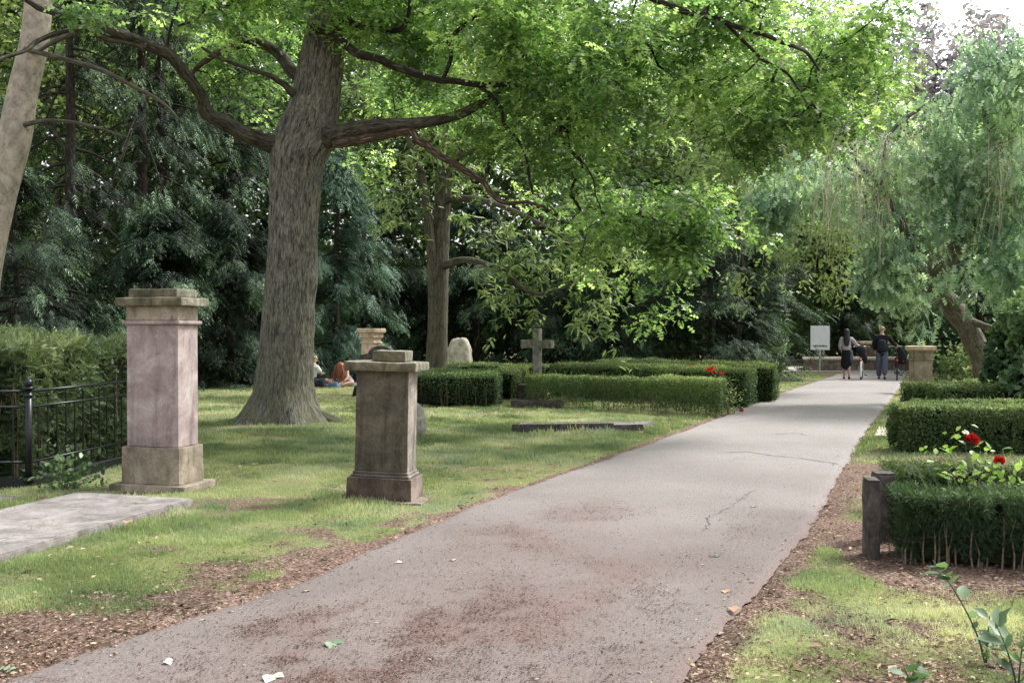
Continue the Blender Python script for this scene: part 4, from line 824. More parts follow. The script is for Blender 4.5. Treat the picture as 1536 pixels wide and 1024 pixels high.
# conifers
def conifer(name, label, px, Y, h, r, n, fs, mat, z0=.1, cat='conifer', group=None, droop=.5, trunk_w=.3, peak=.25, dens_noise=.45, seed=0, bark='bark_dark', lean=0, power=1.0):
    x, y = (px - 768) / F * Y, Y; root = thing(name, label, cat, (x, y, 0), 0, group)
    T = Tubes(); tz = np.linspace(-.1, h * .97, 9); P = np.stack([lean * tz, 0 * tz, tz], 1) + np.c_[rng.normal(size=(9, 2)) * .04, np.zeros(9)]; T.add(P, trunk_w / 2 * (1 - tz / h * .85), 10, lump=.08); T.build('trunk', M[bark], root)
    nb = int(40 + h * 11); zb = z0 + (h - z0) * rng.random(nb) ** .85; az = np.arange(nb) * 2.4 + rng.random(nb); t = zb / h
    prof = np.where(t < peak, .75 + .25 * t / peak, np.clip((1 - t) / (1 - peak), 0, 1) ** (.75 * power)); Lb = r * prof * (.65 + .5 * rng.random(nb)) + .15
    T = Tubes(); n = int(n * 1.9); fs = fs * .72; sel = rng.integers(0, nb, n); s = rng.random(n) ** .55
    dr = droop * (.6 + .8 * rng.random(nb))
    def bp(i, s): a = az[i]; L = Lb[i] * s; return np.stack([np.cos(a) * L, np.sin(a) * L, zb[i] + .25 * L - dr[i] * L ** 1.6 / (1 + .25 * L)], -1)
    for i in range(0, nb, 3):
        q = np.array([bp(i, k) for k in np.linspace(0, .92, 5)]); T.add(q, np.linspace(.02 + .012 * Lb[i], .005, 5), 4)
    T.build('branches', M[bark], root)
    P = bp(sel, s); P2 = bp(sel, np.clip(s + .05, 0, 1.1)); U = unit(P2 - P); side = np.cross(U, [0, 0, 1.]); sg = rng.choice([-1, 1], n)[:, None]
    P = P + rng.normal(size=P.shape) * np.array([.2, .2, .15]) * (.5 + fs); P[:, 2] = np.maximum(P[:, 2], .12)
    U = U + side * sg * (.3 + .9 * rng.random((n, 1))) + rdir(n) * .25; U[:, 2] -= droop * (.3 + .9 * rng.random(n)); Nf = rdir(n) * .5 + [0, 0, 1.]
    f = fbm(P + [x, y, 0], 1.1, 400 + seed, 3); k = f > dens_noise; P, U, Nf, s2, f = P[k], U[k], Nf[k], s[k], f[k]
    rr = np.clip((s2 - .62) * 1.6 + (rng.random(len(P)) - .5) * .6 + (f - .55) * 2.5, 0, 1)  # pale tips; inner fronds coloured darker to stand in for shade
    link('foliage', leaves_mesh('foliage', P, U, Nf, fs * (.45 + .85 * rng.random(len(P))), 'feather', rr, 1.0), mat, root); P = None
    return root
G = 'conifers along the left edge of the lawn'; CON, CP, YW = M['conifer'], M['conifer_pale'], M['yew']
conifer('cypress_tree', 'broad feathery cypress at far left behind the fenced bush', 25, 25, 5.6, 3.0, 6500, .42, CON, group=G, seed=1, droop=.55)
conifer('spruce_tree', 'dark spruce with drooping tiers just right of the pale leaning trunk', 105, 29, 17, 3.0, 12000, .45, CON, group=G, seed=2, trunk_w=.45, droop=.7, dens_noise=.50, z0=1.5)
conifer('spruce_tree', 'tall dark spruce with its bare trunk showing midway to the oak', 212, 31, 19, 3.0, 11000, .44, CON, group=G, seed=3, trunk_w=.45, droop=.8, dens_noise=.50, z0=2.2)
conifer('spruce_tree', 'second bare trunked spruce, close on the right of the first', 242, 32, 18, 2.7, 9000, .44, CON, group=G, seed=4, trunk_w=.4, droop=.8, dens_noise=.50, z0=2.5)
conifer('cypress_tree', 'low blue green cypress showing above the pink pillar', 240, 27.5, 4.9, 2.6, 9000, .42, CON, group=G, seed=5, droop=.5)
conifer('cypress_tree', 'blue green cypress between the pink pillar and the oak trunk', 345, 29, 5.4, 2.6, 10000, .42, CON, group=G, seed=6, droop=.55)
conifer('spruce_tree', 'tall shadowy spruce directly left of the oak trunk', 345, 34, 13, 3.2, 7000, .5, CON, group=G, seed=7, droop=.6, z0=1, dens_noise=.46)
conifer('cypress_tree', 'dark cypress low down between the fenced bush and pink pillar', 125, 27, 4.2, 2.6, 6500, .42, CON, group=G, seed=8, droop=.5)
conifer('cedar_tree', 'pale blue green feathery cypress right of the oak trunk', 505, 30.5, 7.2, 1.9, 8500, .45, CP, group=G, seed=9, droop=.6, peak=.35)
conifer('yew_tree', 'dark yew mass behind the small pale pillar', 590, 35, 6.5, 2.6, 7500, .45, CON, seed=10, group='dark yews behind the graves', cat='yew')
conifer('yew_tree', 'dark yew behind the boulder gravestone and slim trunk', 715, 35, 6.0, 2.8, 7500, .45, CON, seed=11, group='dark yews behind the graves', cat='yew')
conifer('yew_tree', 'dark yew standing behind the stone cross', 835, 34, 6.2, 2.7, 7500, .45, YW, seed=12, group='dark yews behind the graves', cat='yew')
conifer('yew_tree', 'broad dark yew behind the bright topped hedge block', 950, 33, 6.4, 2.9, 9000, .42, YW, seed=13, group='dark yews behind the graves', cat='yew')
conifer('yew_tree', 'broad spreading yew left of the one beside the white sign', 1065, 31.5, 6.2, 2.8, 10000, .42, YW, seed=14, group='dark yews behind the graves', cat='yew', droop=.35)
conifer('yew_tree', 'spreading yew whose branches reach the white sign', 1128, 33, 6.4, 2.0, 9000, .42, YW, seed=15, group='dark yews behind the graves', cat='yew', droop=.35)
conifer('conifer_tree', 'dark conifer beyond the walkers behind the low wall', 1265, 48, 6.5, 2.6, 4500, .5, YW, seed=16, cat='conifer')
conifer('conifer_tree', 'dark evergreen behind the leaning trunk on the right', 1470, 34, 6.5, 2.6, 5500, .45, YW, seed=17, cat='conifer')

# woodland far behind
def far_leaves(name, boxes, size, mat, seed, thr=.44, ns=.35):
    out = []
    for (px0, px1, Y0, Y1, ztop, n) in boxes:
        Y = Y0 + (Y1 - Y0) * rng.random(n); px = px0 + (px1 - px0) * rng.random(n); X = (px - 768) / F * Y
        edge = ztop * (.82 + .36 * noise3(np.stack([X * .22, Y * .1, 0 * X], 1), 1, seed)); Z = edge * rng.random(n) ** .8; out.append(np.stack([X, Y, Z], 1))
    P = np.concatenate(out); f = fbm(P, ns, 600 + seed, 3); P = P[f > thr]; f = f[f > thr]
    r = np.clip((fbm(P, .3, 700 + seed, 2) - .5) * 2 + .45 + (rng.random(len(P)) - .5) * .5, 0, 1); U = rdir(len(P)); U[:, 2] -= .3
    return tag(link(name, leaves_mesh(name, P, U, rdir(len(P)) * .5 + [0, 0, .6], size * (.6 + .8 * rng.random(len(P))), 'diamond', r, 1.3), mat), kind='stuff')
far_leaves('woodland', [(-250, 480, 40, 50, 21, 62000), (430, 900, 42, 54, 20, 32000), (850, 1180, 42, 58, 15, 26000), (1180, 1330, 50, 62, 15, 20000), (1250, 1620, 48, 62, 8, 12000), (-250, 1170, 37, 42, 5, 14000), (1600, 2400, 30, 60, 12, 9000), (-900, -200, 30, 60, 15, 12000)], .42, M['wood'], 1, .36)
far_leaves('undergrowth', [(-200, 1180, 36, 41, 3.4, 34000), (1380, 1620, 36, 46, 2.6, 9000), (1180, 1420, 54, 60, 3.0, 9000)], .24, M['yew'], 3, .30)

# background deciduous trees
def decid(name, label, px, Y, h, r, mat, n_att=8, lsize=.2, nl=10, cat='tree', bark='bark_mid', zc=.6, tw=.35, group=None, seed=0, tpl='diamond', thr=.4):
    x, y = (px - 768) / F * Y, Y; root = thing(name, label, cat, (x, y, 0), 0, group); tz = np.linspace(-.1, h * .8, 9)
    P = np.c_[np.cumsum(rng.normal(size=(9, 2)) * .08, 0), tz]; R = tw / 2 * (1 - tz / h * .8); T = Tubes(); T.add(P, R, 12, lump=.06, flare=.8, seed=seed); T.build('trunk', M[bark], root)
    cl = [((0, 0, h * zc), (r, r, h * (1 - zc)), .7)] + [((math.cos(a) * r * .6, math.sin(a) * r * .6, h * (zc - .08 + .2 * rng.random())), (r * .55, r * .55, h * .2), 1) for a in np.arange(5) * 1.26 + seed]
    A = clump_points(cl, n_att / 4.0, thr, .5, seed); A = A[:1100]; ch = grow(P[3:], A, .9, .12, .1, .01, .1, .12); twig_mesh('branches', ch, M[bark], root, .012)
    Pl, U, Nf, S, rr = rosettes(A, nl, lsize, .1, .3, .6, .34); link('crown', leaves_mesh('crown', Pl, U, Nf, S, tpl, rr, 1.3), mat, root); return root
decid('broadleaf_tree', 'bright broadleaf tree far behind, between oak trunk and slim trunk', 550, 40, 15, 4.5, M['wood'], 8, .24, 12, seed=1, tw=.3)
decid('broadleaf_tree', 'olive green tree seen between the bare spruce trunks and the oak', 320, 38, 14, 3.6, M['wood'], 10, .22, 12, seed=8)
decid('broadleaf_tree', 'broadleaf tree far behind the left conifers, near the pale trunk', 90, 38, 18, 5, M['weep_light'], 9, .26, 12, seed=2)
decid('broadleaf_tree', 'tall broadleaf tree rising behind the stone cross', 800, 41, 17, 5, M['wood'], 7, .26, 12, seed=3)
decid('broadleaf_tree', 'tall broadleaf tree rising behind the spreading yews', 1040, 42, 14, 5, M['wood'], 7, .26, 12, seed=4)
decid('broadleaf_tree', 'light green tree above the walkers beyond the low wall', 1225, 52, 14, 4.0, M['weep_light'], 9, .22, 18, seed=5)
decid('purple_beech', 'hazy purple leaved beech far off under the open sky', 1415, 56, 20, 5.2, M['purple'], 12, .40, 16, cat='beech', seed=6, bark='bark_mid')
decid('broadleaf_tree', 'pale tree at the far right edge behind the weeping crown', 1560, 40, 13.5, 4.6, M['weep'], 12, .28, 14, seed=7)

# weeping tree on the right
wt = thing('weeping_tree', 'leaning weeping tree with crooked trunk and hanging pale strands', 'weeping tree')
P, R = px_line([(1492, 625, 22.6, 40), (1483, 570, 22.6, 36), (1470, 530, 22.6, 31), (1450, 490, 22.5, 31), (1425, 458, 22.4, 33), (1402, 432, 22.3, 34), (1405, 408, 22.2, 28), (1430, 380, 22, 22), (1450, 345, 21.8, 24), (1462, 312, 21.7, 25), (1472, 270, 21.6, 16), (1482, 225, 21.5, 12), (1475, 150, 21.3, 8)], 10); T = Tubes(); T.add(P, R, 60, lump=.2, flare=.6, seed=4.0, ridge=.015, rs=20); T.build('trunk', M['bark_weep'], wt); sk = [P[len(P) // 2:]]
for L in [[(1400, 425, 22.3, 34), (1380, 410, 22.2, 24), (1368, 380, 22, 16), (1350, 330, 21.8, 12), (1320, 280, 21.6, 9), (1280, 240, 21.4, 6)], [(1372, 400, 22.1, 14), (1330, 340, 22.5, 9), (1260, 300, 22.6, 8), (1210, 280, 22.6, 6), (1170, 270, 22.5, 4)], [(1465, 310, 21.7, 12), (1500, 290, 21.2, 9), (1550, 300, 21, 7)], [(1320, 280, 21.6, 8), (1335, 200, 21.6, 6), (1400, 150, 21.5, 5)], [(1452, 480, 22.4, 12), (1490, 492, 22, 9), (1530, 488, 21.6, 6)]]:
    P, R = px_line(L, 6); T = Tubes(); T.add(P, R, 10, lump=.15, seed=7.0); T.build('limb', M['bark_weep'], wt); sk.append(P)
sk = np.concatenate(sk)
cl = [pc(1480, 170, 21, 60, 100, 1.5, 1.2), pc(1530, 260, 20.6, 50, 100, 1.3, 1), pc(1420, 290, 21.2, 35, 60, .8, .8), pc(1340, 220, 21.5, 60, 60, 1, .8), pc(1250, 250, 22, 60, 50, 1, .9), pc(1165, 280, 22.3, 35, 45, .8, 1), pc(1330, 330, 21.6, 45, 40, .8, .8), pc(1535, 100, 20.8, 50, 60, 1.4, 1), pc(1380, 190, 22, 55, 50, 1, .7), pc(1300, 270, 21.5, 70, 50, .9, .8), pc(1440, 240, 21.2, 50, 60, 1, 1), pc(1500, 360, 20.8, 50, 50, .9, .8), pc(1490, 80, 21, 45, 35, 1.2, 1), pc(1430, 400, 20.6, 25, 40, .5, .5), pc(1375, 450, 20.8, 28, 30, .5, .8)]
A = clump_points(cl, 13, .30, .8, 15); ch = grow(sk, A, .4, .18, .08, .006, .15, .05); twig_mesh('branches', ch, M['bark_weep'], wt)
low = [at(a, b, d) for a, b, d in zip(rng.uniform(1300, 1365, 60), rng.uniform(360, 420, 60), rng.uniform(21.2, 22, 60))] + [at(a, b, d) for a, b, d in zip(rng.uniform(1130, 1180, 40), rng.uniform(270, 320, 40), rng.uniform(22, 22.6, 40))] + [at(a, b, d) for a, b, d in zip(rng.uniform(1480, 1545, 50), rng.uniform(280, 420, 50), rng.uniform(20.2, 21.2, 50))]
st = np.concatenate([A[rng.random(len(A)) < .6], np.array(low)]); PP = []; UU = []; RR = []; T = Tubes()
for a in st:
    Ls = rng.uniform(.4, 1.0); k = 6; dx = rng.normal(size=2) * .14; t = np.linspace(0, 1, k)
    q = a + np.stack([dx[0] * t ** .6, dx[1] * t ** .6, .08 * np.sin(t * 3) - Ls * t], 1); T.add(q, np.linspace(.006, .003, k), 3)
    m_ = int(Ls * 9); ti = rng.random(m_) * (k - 1); i0 = np.minimum(ti.astype(int), k - 2); fr = (ti - i0)[:, None]; PP.append(q[i0] * (1 - fr) + q[i0 + 1] * fr); d = rdir(m_); d[:, 2] = -.75 - .5 * rng.random(m_); UU.append(d); RR.append(np.full(m_, rng.random()))
PP = np.concatenate(PP); UU = np.concatenate(UU); RR = np.clip(np.concatenate(RR) * .6 + rng.random(len(PP)) * .4, 0, 1); Nf = rdir(len(PP)) + [0, -.5, .4]
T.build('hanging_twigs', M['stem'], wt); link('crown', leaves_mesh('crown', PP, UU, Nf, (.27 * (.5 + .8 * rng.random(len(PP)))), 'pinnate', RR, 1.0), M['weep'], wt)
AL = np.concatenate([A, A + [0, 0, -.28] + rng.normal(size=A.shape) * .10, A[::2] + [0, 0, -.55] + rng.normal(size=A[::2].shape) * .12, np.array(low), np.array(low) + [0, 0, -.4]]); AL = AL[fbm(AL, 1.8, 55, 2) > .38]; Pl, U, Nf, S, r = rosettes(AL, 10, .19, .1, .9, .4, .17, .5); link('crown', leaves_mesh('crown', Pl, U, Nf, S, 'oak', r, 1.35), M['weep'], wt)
T = Tubes()                                   # bare straw coloured strands
for px0, px1, y0, y1, Y0, n in [(1225, 1340, 190, 300, 20.6, 130), (1480, 1545, 190, 280, 20, 95), (1330, 1400, 190, 260, 21, 35), (1130, 1230, 200, 290, 21.6, 25)]:
    for i in range(n):
        a = at(rng.uniform(px0, px1), rng.uniform(y0, y1), Y0 + rng.random()); Ls = rng.uniform(.8, 2.0); t = np.linspace(0, 1, 7); dx = rng.normal(size=2) * .35
        T.add(a + np.stack([dx[0] * t ** .55, dx[1] * t ** .55, .12 * np.sin(t * 2.5) - Ls * t ** 1.15], 1), np.linspace(.0075, .003, 7), 3)
T.build('bare_strands', M['straw'], wt); place(wt, *gp(1488, 612))
# light green loose tree hanging over the path
lt = thing('light_green_tree', 'light green tree with loose hanging foliage over the far path', 'tree'); x0, y0 = (1105 - 768) / F * 32, 32.0
P = np.array([[x0, y0, -.1], [x0 + .05, y0, 1.5], [x0 + .2, y0, 3], [x0 + .1, y0, 5], [x0 + .4, y0, 7.5]]); P, R = cr(P, [.14, .12, .10, .08, .04], 6); T = Tubes(); T.add(P, R, 10, lump=.08); T.build('trunk', M['bark_mid'], lt)
cl = [pc(1180, 330, 25, 60, 60, 1.3, 1), pc(1100, 260, 26, 70, 90, 1.4, 1), pc(1270, 340, 26, 70, 50, 1.2, .9), pc(1230, 200, 26, 80, 80, 1.4, .8), pc(1320, 130, 26.5, 60, 90, 1.3, .8), pc(1150, 130, 26, 80, 80, 1.4, .8), pc(1255, 410, 26, 55, 40, 1, .7), pc(1120, 420, 25.6, 40, 40, .8, .4), pc(1210, 60, 27, 110, 60, 1.6, .8), pc(1050, 150, 27.5, 80, 80, 1.4, .8), pc(1340, 230, 26.5, 60, 80, 1.2, .7)]
A = clump_points(cl, 11, .34, .8, 25); ch = grow(P[8:], A, .6, .15, .1, .006, .1, .06); twig_mesh('branches', ch, M['bark_mid'], lt); Pl, U, Nf, S, r = rosettes(np.concatenate([A, A + rng.normal(size=A.shape) * .2]), 8, .17, .1, .6, .4, .16)
link('crown', leaves_mesh('crown', Pl, U, Nf, S, 'lance', r, 1.5), M['weep_light'], lt); place(lt, x0, y0)
# ivy column
hedge('ivy_shrub', 'tall ivy covered shrub at the right edge behind the hedges', [(8.5, 16.6), (10.4, 16.3), (10.6, 18.2), (8.9, 18.4)], 1.95, 16000, .11, M['ivy'], tpl='broad', amp=.6, cat='shrub', seed=31)

# ------------------------------------------------------------------ sign and far wall
x, y = gp(1230, 560); sg = thing('information_board', 'white notice board on a thin pole under the yew branches', 'sign', (x, y, 0), math.radians(-8))
bm = bmesh.new(); cyl(bm, (0, .02, -.1), (0, .02, 1.76), .025, 10); bm_obj('pole', bm, M['signwhite'], sg, True)
block('panel', sg, M['signwhite'], .70, .03, .88, 1.78, dy=-.03, cuts=0); block('edge', sg, M['black'], .05, .035, .88, 1.78, dx=.376, dy=-.03, cuts=0)
bm = bmesh.new(); cx = -.26
while cx < .24:
    w_ = random.uniform(.015, .04); bx(bm, cx, cx + w_, -.052, -.048, 1.00, 1.00 + random.choice((.05, .05, .065))); cx += w_ + .012
bm_obj('lettering', bm, M['signink'], sg)
q = [gp(1205, 556), gp(1375, 556), gp(1380, 551), gp(1205, 551)]; lw = thing('low_wall', 'low brown stone wall across the end of the path', 'wall', (q[0][0], q[0][1], 0)); q = rel(q, lw)
slab('wall', None, None, q, -.03, .40, M['wallbrick'], 8, .01, parent=lw); slab('coping', None, None, [(a - .03, b - .05 if i < 2 else b + .05) for i, (a, b) in enumerate(q)],   .401, .47, M['tan'], 8, .01, parent=lw)
x, y = 16.0, 46; pl = thing('stone_planter', 'pale square topped tomb beyond the low wall between the walkers', 'tomb', ((1308 - 768) / F * 44, 44, 0)); block('body', pl, M['wallbrick'], 1.1, .8, -.05, 1.0, cuts=3); block('lid', pl, M['tan_light'], 1.35, 1.0, 1.001, 1.12, cuts=3)

# ------------------------------------------------------------------ people
def skin(name, J, E, mat, parent, sub=2, root=0):
    """J: list of (x,y,z,r) joints, E: bones; one continuous surface"""
    me = bpy.data.meshes.new(name); me.from_pydata([j[:3] for j in J], E, []); o = bpy.data.objects.new(name, me); C.objects.link(o)
    md = o.modifiers.new('skin', 'SKIN'); md.use_smooth_shade = True; md.branch_smoothing = .3
    for i, sv in enumerate(me.skin_vertices[0].data): r = J[i][3]; sv.radius = r if isinstance(r, tuple) else (r, r); sv.use_root = i == root
    sm = o.modifiers.new('sub', 'SUBSURF'); sm.levels = sm.render_levels = sub
    dg = bpy.context.evaluated_depsgraph_get(); m2 = bpy.data.meshes.new_from_object(o.evaluated_get(dg)); bpy.data.objects.remove(o); m2.name = name
    return link(name, m2, mat, parent, True)
def hand(J, E, wrist, d, curl):               # palm + four fingers + thumb
    w0 = Vector(J[wrist][:3]); d = Vector(d).normalized(); s = d.cross(Vector(curl)).normalized(); c_ = Vector(curl).normalized()
    J.append((*(w0 + d * .05), .026)); p = len(J) - 1; E.append((wrist, p))
    for k, (off, L) in enumerate(((-.03, .065), (-.01, .078), (.01, .074), (.03, .058))):
        a = w0 + d * .09 + s * off; b = a + d * L * .5 + c_ * L * .25; e = b + d * L * .2 + c_ * L * .5
        i = len(J); J += [(*a, .009), (*b, .008), (*e, .007)]; E += [(p, i), (i, i + 1), (i + 1, i + 2)]
    a = w0 + d * .04 - s * .035 + c_ * .015; b = a + d * .03 + c_ * .025 - s * .01; i = len(J); J += [(*a, .011), (*b, .009)]; E += [(p, i), (i, i + 1)]
def head(J, E, neck, c, fwd=(0, 1, 0)):
    c = Vector(c); f = Vector(fwd).normalized(); i = len(J)
    J += [(*(c + Vector((0, 0, -.05))), (.062, .068)), (*(c + Vector((0, 0, .03)) - f * .005), (.078, .088)), (*(c + Vector((0, 0, .10))), (.055, .065))]; E += [(neck, i), (i, i + 1), (i + 1, i + 2)]
def face(parent, c, fwd, hm):                 # eyes, nose, mouth, ears as small meshes on the head
    c = Vector(c); f = Vector(fwd).normalized(); s = f.cross(Vector((0, 0, 1))).normalized()
    for sg_ in (-1, 1):
        bm = bmesh.new(); ball(bm, c + f * .082 + s * sg_ * .031 + Vector((0, 0, .025)), .011); bm_obj('eye', bm, M['black'], parent, True)
        bm = bmesh.new(); ball(bm, c + s * sg_ * .082 + Vector((0, 0, .01)), .026, (.5, .8, 1.2)); bm_obj('ear', bm, M['skin'], parent, True)
    bm = bmesh.new(); ball(bm, c + f * .098 + Vector((0, 0, -.003)), .014, (.8, 1, 1.5)); bm_obj('nose', bm, M['skin'], parent, True)
    bm = bmesh.new(); ball(bm, c + f * .078 + Vector((0, 0, -.043)), .02, (1.2, .5, .3)); bm_obj('mouth', bm, M['hair_red'], parent, True)

def walker(kind, x, y, rz, label):
    p = thing('person', label, 'person', (x, y, 0), rz, 'people walking bicycles away down the path'); wm = kind == 'w'; k = .985 if wm else 1.03
    sw = .155 if wm else .19
    J = [(0, 0, .92, .115), (0, 0, 1.08, .10), (0, .01, 1.25, .125), (0, 0, 1.38, .10), (0, 0, 1.44, .052)]; E = [(0, 1), (1, 2), (2, 3), (3, 4)]
    head(J, E, 4, (0, .015, 1.56))
    def add(pts, par):
        for q in pts: J.append(q); E.append((par, len(J) - 1)); par = len(J) - 1
        return par
    # left arm: bent to the front (hand at chest / hip); right arm out to the handlebar
    w1 = add([(-sw, 0, 1.37, .055), (-sw - .05, -.03, 1.10, .042), (-sw - .01, .13, .90 if not wm else .97, .028)], 3)
    hand(J, E, w1, (.0, .4, -1), (1, .3, 0))
    w2 = add([(sw, 0, 1.37, .055), (sw + .13, .12, 1.16, .042), (.45, .36, 1.08, .028)], 3); hand(J, E, w2, (.3, 1, -.05), (0, 0, -1))
    for s, fy, lift in ((-1, .13, 0), (1, -.14, .05)):
        a = add([(s * .085, 0, .86, .088), (s * .085, fy * .55 + .02, .48, .058), (s * .08, fy, .10 + lift, .036)], 0); add([(s * .085, fy + .06, .045 + lift * .4, .034), (s * .09, fy + .15, .03, .028)], a)
    J = [(a * k, b * k, c_ * k, r) for a, b, c_, r in J]
    fat = 1.13
    skin('body', J, E, M['skin'], p)
    def cloth(name, pts, edges, mat, sub=2): return skin(name, [(a * k, b * k, c_ * k, (r[0] * fat, r[1] * fat) if isinstance(r, tuple) else r * fat) for a, b, c_, r in pts], edges, mat, p, sub)
    face(p, (0, .015 * k, 1.575 * k), (0, 1, 0), None)
    if wm:
        cloth('knit_top', [(0, 0, .86, (.14, .12)), (0, 0, 1.14, (.14, .115)), (0, .005, 1.28, (.15, .115)), (0, 0, 1.37, (.12, .09)), (0, 0, 1.41, .065), (-sw, 0, 1.36, .072), (-sw - .055, -.03, 1.10, .062), (-sw - .02, .10, .99, .046), (sw, 0, 1.36, .072), (sw + .13, .12, 1.16, .062), (.41, .33, 1.09, .042)], [(0, 1), (1, 2), (2, 3), (3, 4), (3, 5), (5, 6), (6, 7), (3, 8), (8, 9), (9, 10)], M['greytop'])
        cloth('skirt', [(0, 0, 1.10, (.12, .10)), (0, 0, .88, (.15, .13)), (-.01, 0, .6, (.165, .15)), (-.01, 0, .32, (.175, .17))], [(0, 1), (1, 2), (2, 3)], M['black'])
        cloth('coat_tail', [(.13, -.04, 1.0, (.05, .05)), (.15, -.05, .8, (.06, .06)), (.15, -.06, .55, (.05, .05))], [(0, 1), (1, 2)], M['jeans'])
        cloth('hair', [(0, -.005, 1.69, (.06, .07)), (0, -.02, 1.62, (.095, .10)), (0, -.055, 1.50, (.09, .07)), (0, -.10, 1.36, (.10, .05)), (.01, -.12, 1.2, (.085, .035)), (.01, -.12, 1.1, (.04, .02))], [(0, 1), (1, 2), (2, 3), (3, 4), (4, 5)], M['hair_dark'])
    else:
        cloth('jacket', [(0, 0, .72, (.17, .14)), (0, 0, .95, (.17, .14)), (0, 0, 1.2, (.18, .135)), (0, 0, 1.36, (.15, .105)), (0, 0, 1.44, .07), (-sw, 0, 1.37, .08), (-sw - .055, -.03, 1.10, .065), (-sw - .015, .11, .93, .05), (sw, 0, 1.37, .08), (sw + .13, .12, 1.16, .065), (.42, .34, 1.09, .045)], [(0, 1), (1, 2), (2, 3), (3, 4), (3, 5), (5, 6), (6, 7), (3, 8), (8, 9), (9, 10)], M['black'])
        tp = []; te = []
        tp = [(0, 0, .98, (.13, .11)), (-.09, 0, .80, .10), (-.088, .09, .47, .088), (-.085, .13, .09, .075), (.09, 0, .80, .10), (.088, -.06, .47, .088), (.085, -.15, .13, .075)]
        cloth('trousers', tp, [(0, 1), (1, 2), (2, 3), (0, 4), (4, 5), (5, 6)], M['jeans'])
        b_ = skin('backpack', [(0, -.20, .92, (.13, .07)), (0, -.21, 1.1, (.15, .085)), (0, -.19, 1.32, (.12, .07))], [(0, 1), (1, 2)], M['navy'], p)
        cloth('hair', [(0, -.0, 1.69, (.06, .07)), (0, -.025, 1.63, (.088, .088)), (0, -.05, 1.55, (.075, .055))], [(0, 1), (1, 2)], M['hair_sand'])
    for s, fy, lift in ((-1, .13, 0), (1, -.14, .05)): skin('shoe', [(s * .085 * k, (fy - .03) * k, .045 + lift * .6, .042), (s * .087 * k, (fy + .08) * k, .04 + lift * .2, .042), (s * .09 * k, (fy + .17) * k, .03, .03)], [(0, 1), (1, 2)], M['black'], p)
    return p
def bicycle(x, y, rz, label, kind):
    b = thing('bicycle', label, 'bicycle', (x, y, 0), rz, 'bicycles wheeled along the path')
    def tb(name, segs, mat, par=b, seg=8):
        bm = bmesh.new()
        for a, c_, r in segs: cyl(bm, a, c_, r, seg)
        return bm_obj(name, bm, mat, par, True)
    for wy in (0, 1.06):
        def ring(name, R, r, mat, par):
            T = Tubes(); a = np.linspace(0, 2 * PI, 41); T.add(np.stack([0 * a, np.cos(a) * R, np.sin(a) * R], 1), np.full(41, r), 8); o = T.build(name, mat, par); return o
        wh = ring('wheel', .318, .012, M['chrome'], b); wh.location = (0, wy, .35); ring('tyre', .335, .021, M['tyre'], wh)
        sp = [((.02 * (1 if i % 2 else -1), 0, 0), (0, math.cos(i * PI / 12) * .315, math.sin(i * PI / 12) * .315), .0016) for i in range(24)]; tb('spokes', sp, M['chrome'], wh, 4); tb('hub', [((-.05, 0, 0), (.05, 0, 0), .02)], M['chrome'], wh)
        T = Tubes(); a = np.linspace(-.3, PI * .9, 20) if wy == 0 else np.linspace(.3, PI * .95, 18); a = a + (PI * .28 if wy == 0 else 0); T.add(np.stack([0 * a, wy + np.cos(a) * .375, .35 + np.sin(a) * .375], 1), np.full(len(a), .026 if kind == 'c' else .02), 8); T.build('mudguard', M['cream'] if kind == 'c' else M['black'], b)
    fm = M['chrome'] if kind == 'c' else M['iron']
    tb('frame', [((0, .42, .30), (0, .28, .86), .016), ((0, .42, .30), (0, .9, .80), .018), ((0, .32, .66), (0, .88, .90), .016), ((.04, .42, .3), (.05, 0, .35), .009), ((-.04, .42, .3), (-.05, 0, .35), .009), ((.02, .31, .76), (.05, 0, .35), .008), ((-.02, .31, .76), (-.05, 0, .35), .008), ((0, .86, 1.0), (0, .92, .74), .02)], fm)
    tb('fork', [((-.045, .93, .72), (-.05, 1.06, .35), .011), ((.045, .93, .72), (.05, 1.06, .35), .011), ((-.045, .93, .72), (.045, .93, .72), .012)], fm)
    hb = tb('handlebar', [((0, .86, 1.0), (0, .84, 1.08), .013), ((-.16, .88, 1.09), (.16, .88, 1.09), .012), ((-.16, .88, 1.09), (-.29, .68, 1.07), .012), ((.16, .88, 1.09), (.29, .68, 1.07), .012)], M['chrome'])
    for s in (-1, 1): tb('grip', [((s * .27, .72, 1.072), (s * .30, .62, 1.066), .018)], M['black'], hb)
    sd_ = skin('saddle', [(0, .16, .93, (.095, .03)), (0, .26, .94, (.06, .03)), (0, .40, .93, (.022, .02))], [(0, 1), (1, 2)], M['black'], b); tb('seat_post', [((0, .28, .84), (0, .25, .93), .013)], M['chrome'])
    tb('rear_rack', [((-.06, -.32, .74), (-.06, .22, .74), .007), ((.06, -.32, .74), (.06, .22, .74), .007), ((-.06, -.32, .74), (.06, -.32, .74), .007), ((-.06, -.1, .74), (-.05, 0, .35), .006), ((.06, -.1, .74), (.05, 0, .35), .006)], M['iron'])
    tb('crank', [((-.09, .42, .3), (.09, .42, .3), .012), ((.09, .42, .3), (.09, .50, .16), .009), ((-.09, .42, .3), (-.09, .34, .44), .009)], M['chrome'])
    for s, q in ((1, (.50, .16)), (-1, (.34, .44))): tb('pedal', [((s * .1, q[0] - .03, q[1]), (s * .17, q[0] - .03, q[1]), .014), ((s * .1, q[0] + .03, q[1]), (s * .17, q[0] + .03, q[1]), .014)], M['tyre'])
    bm = bmesh.new(); ball(bm, (0, -.35, .66), .035, (1.2, .5, 1)); bm_obj('rear_lamp', bm, M['redlamp'], b, True)
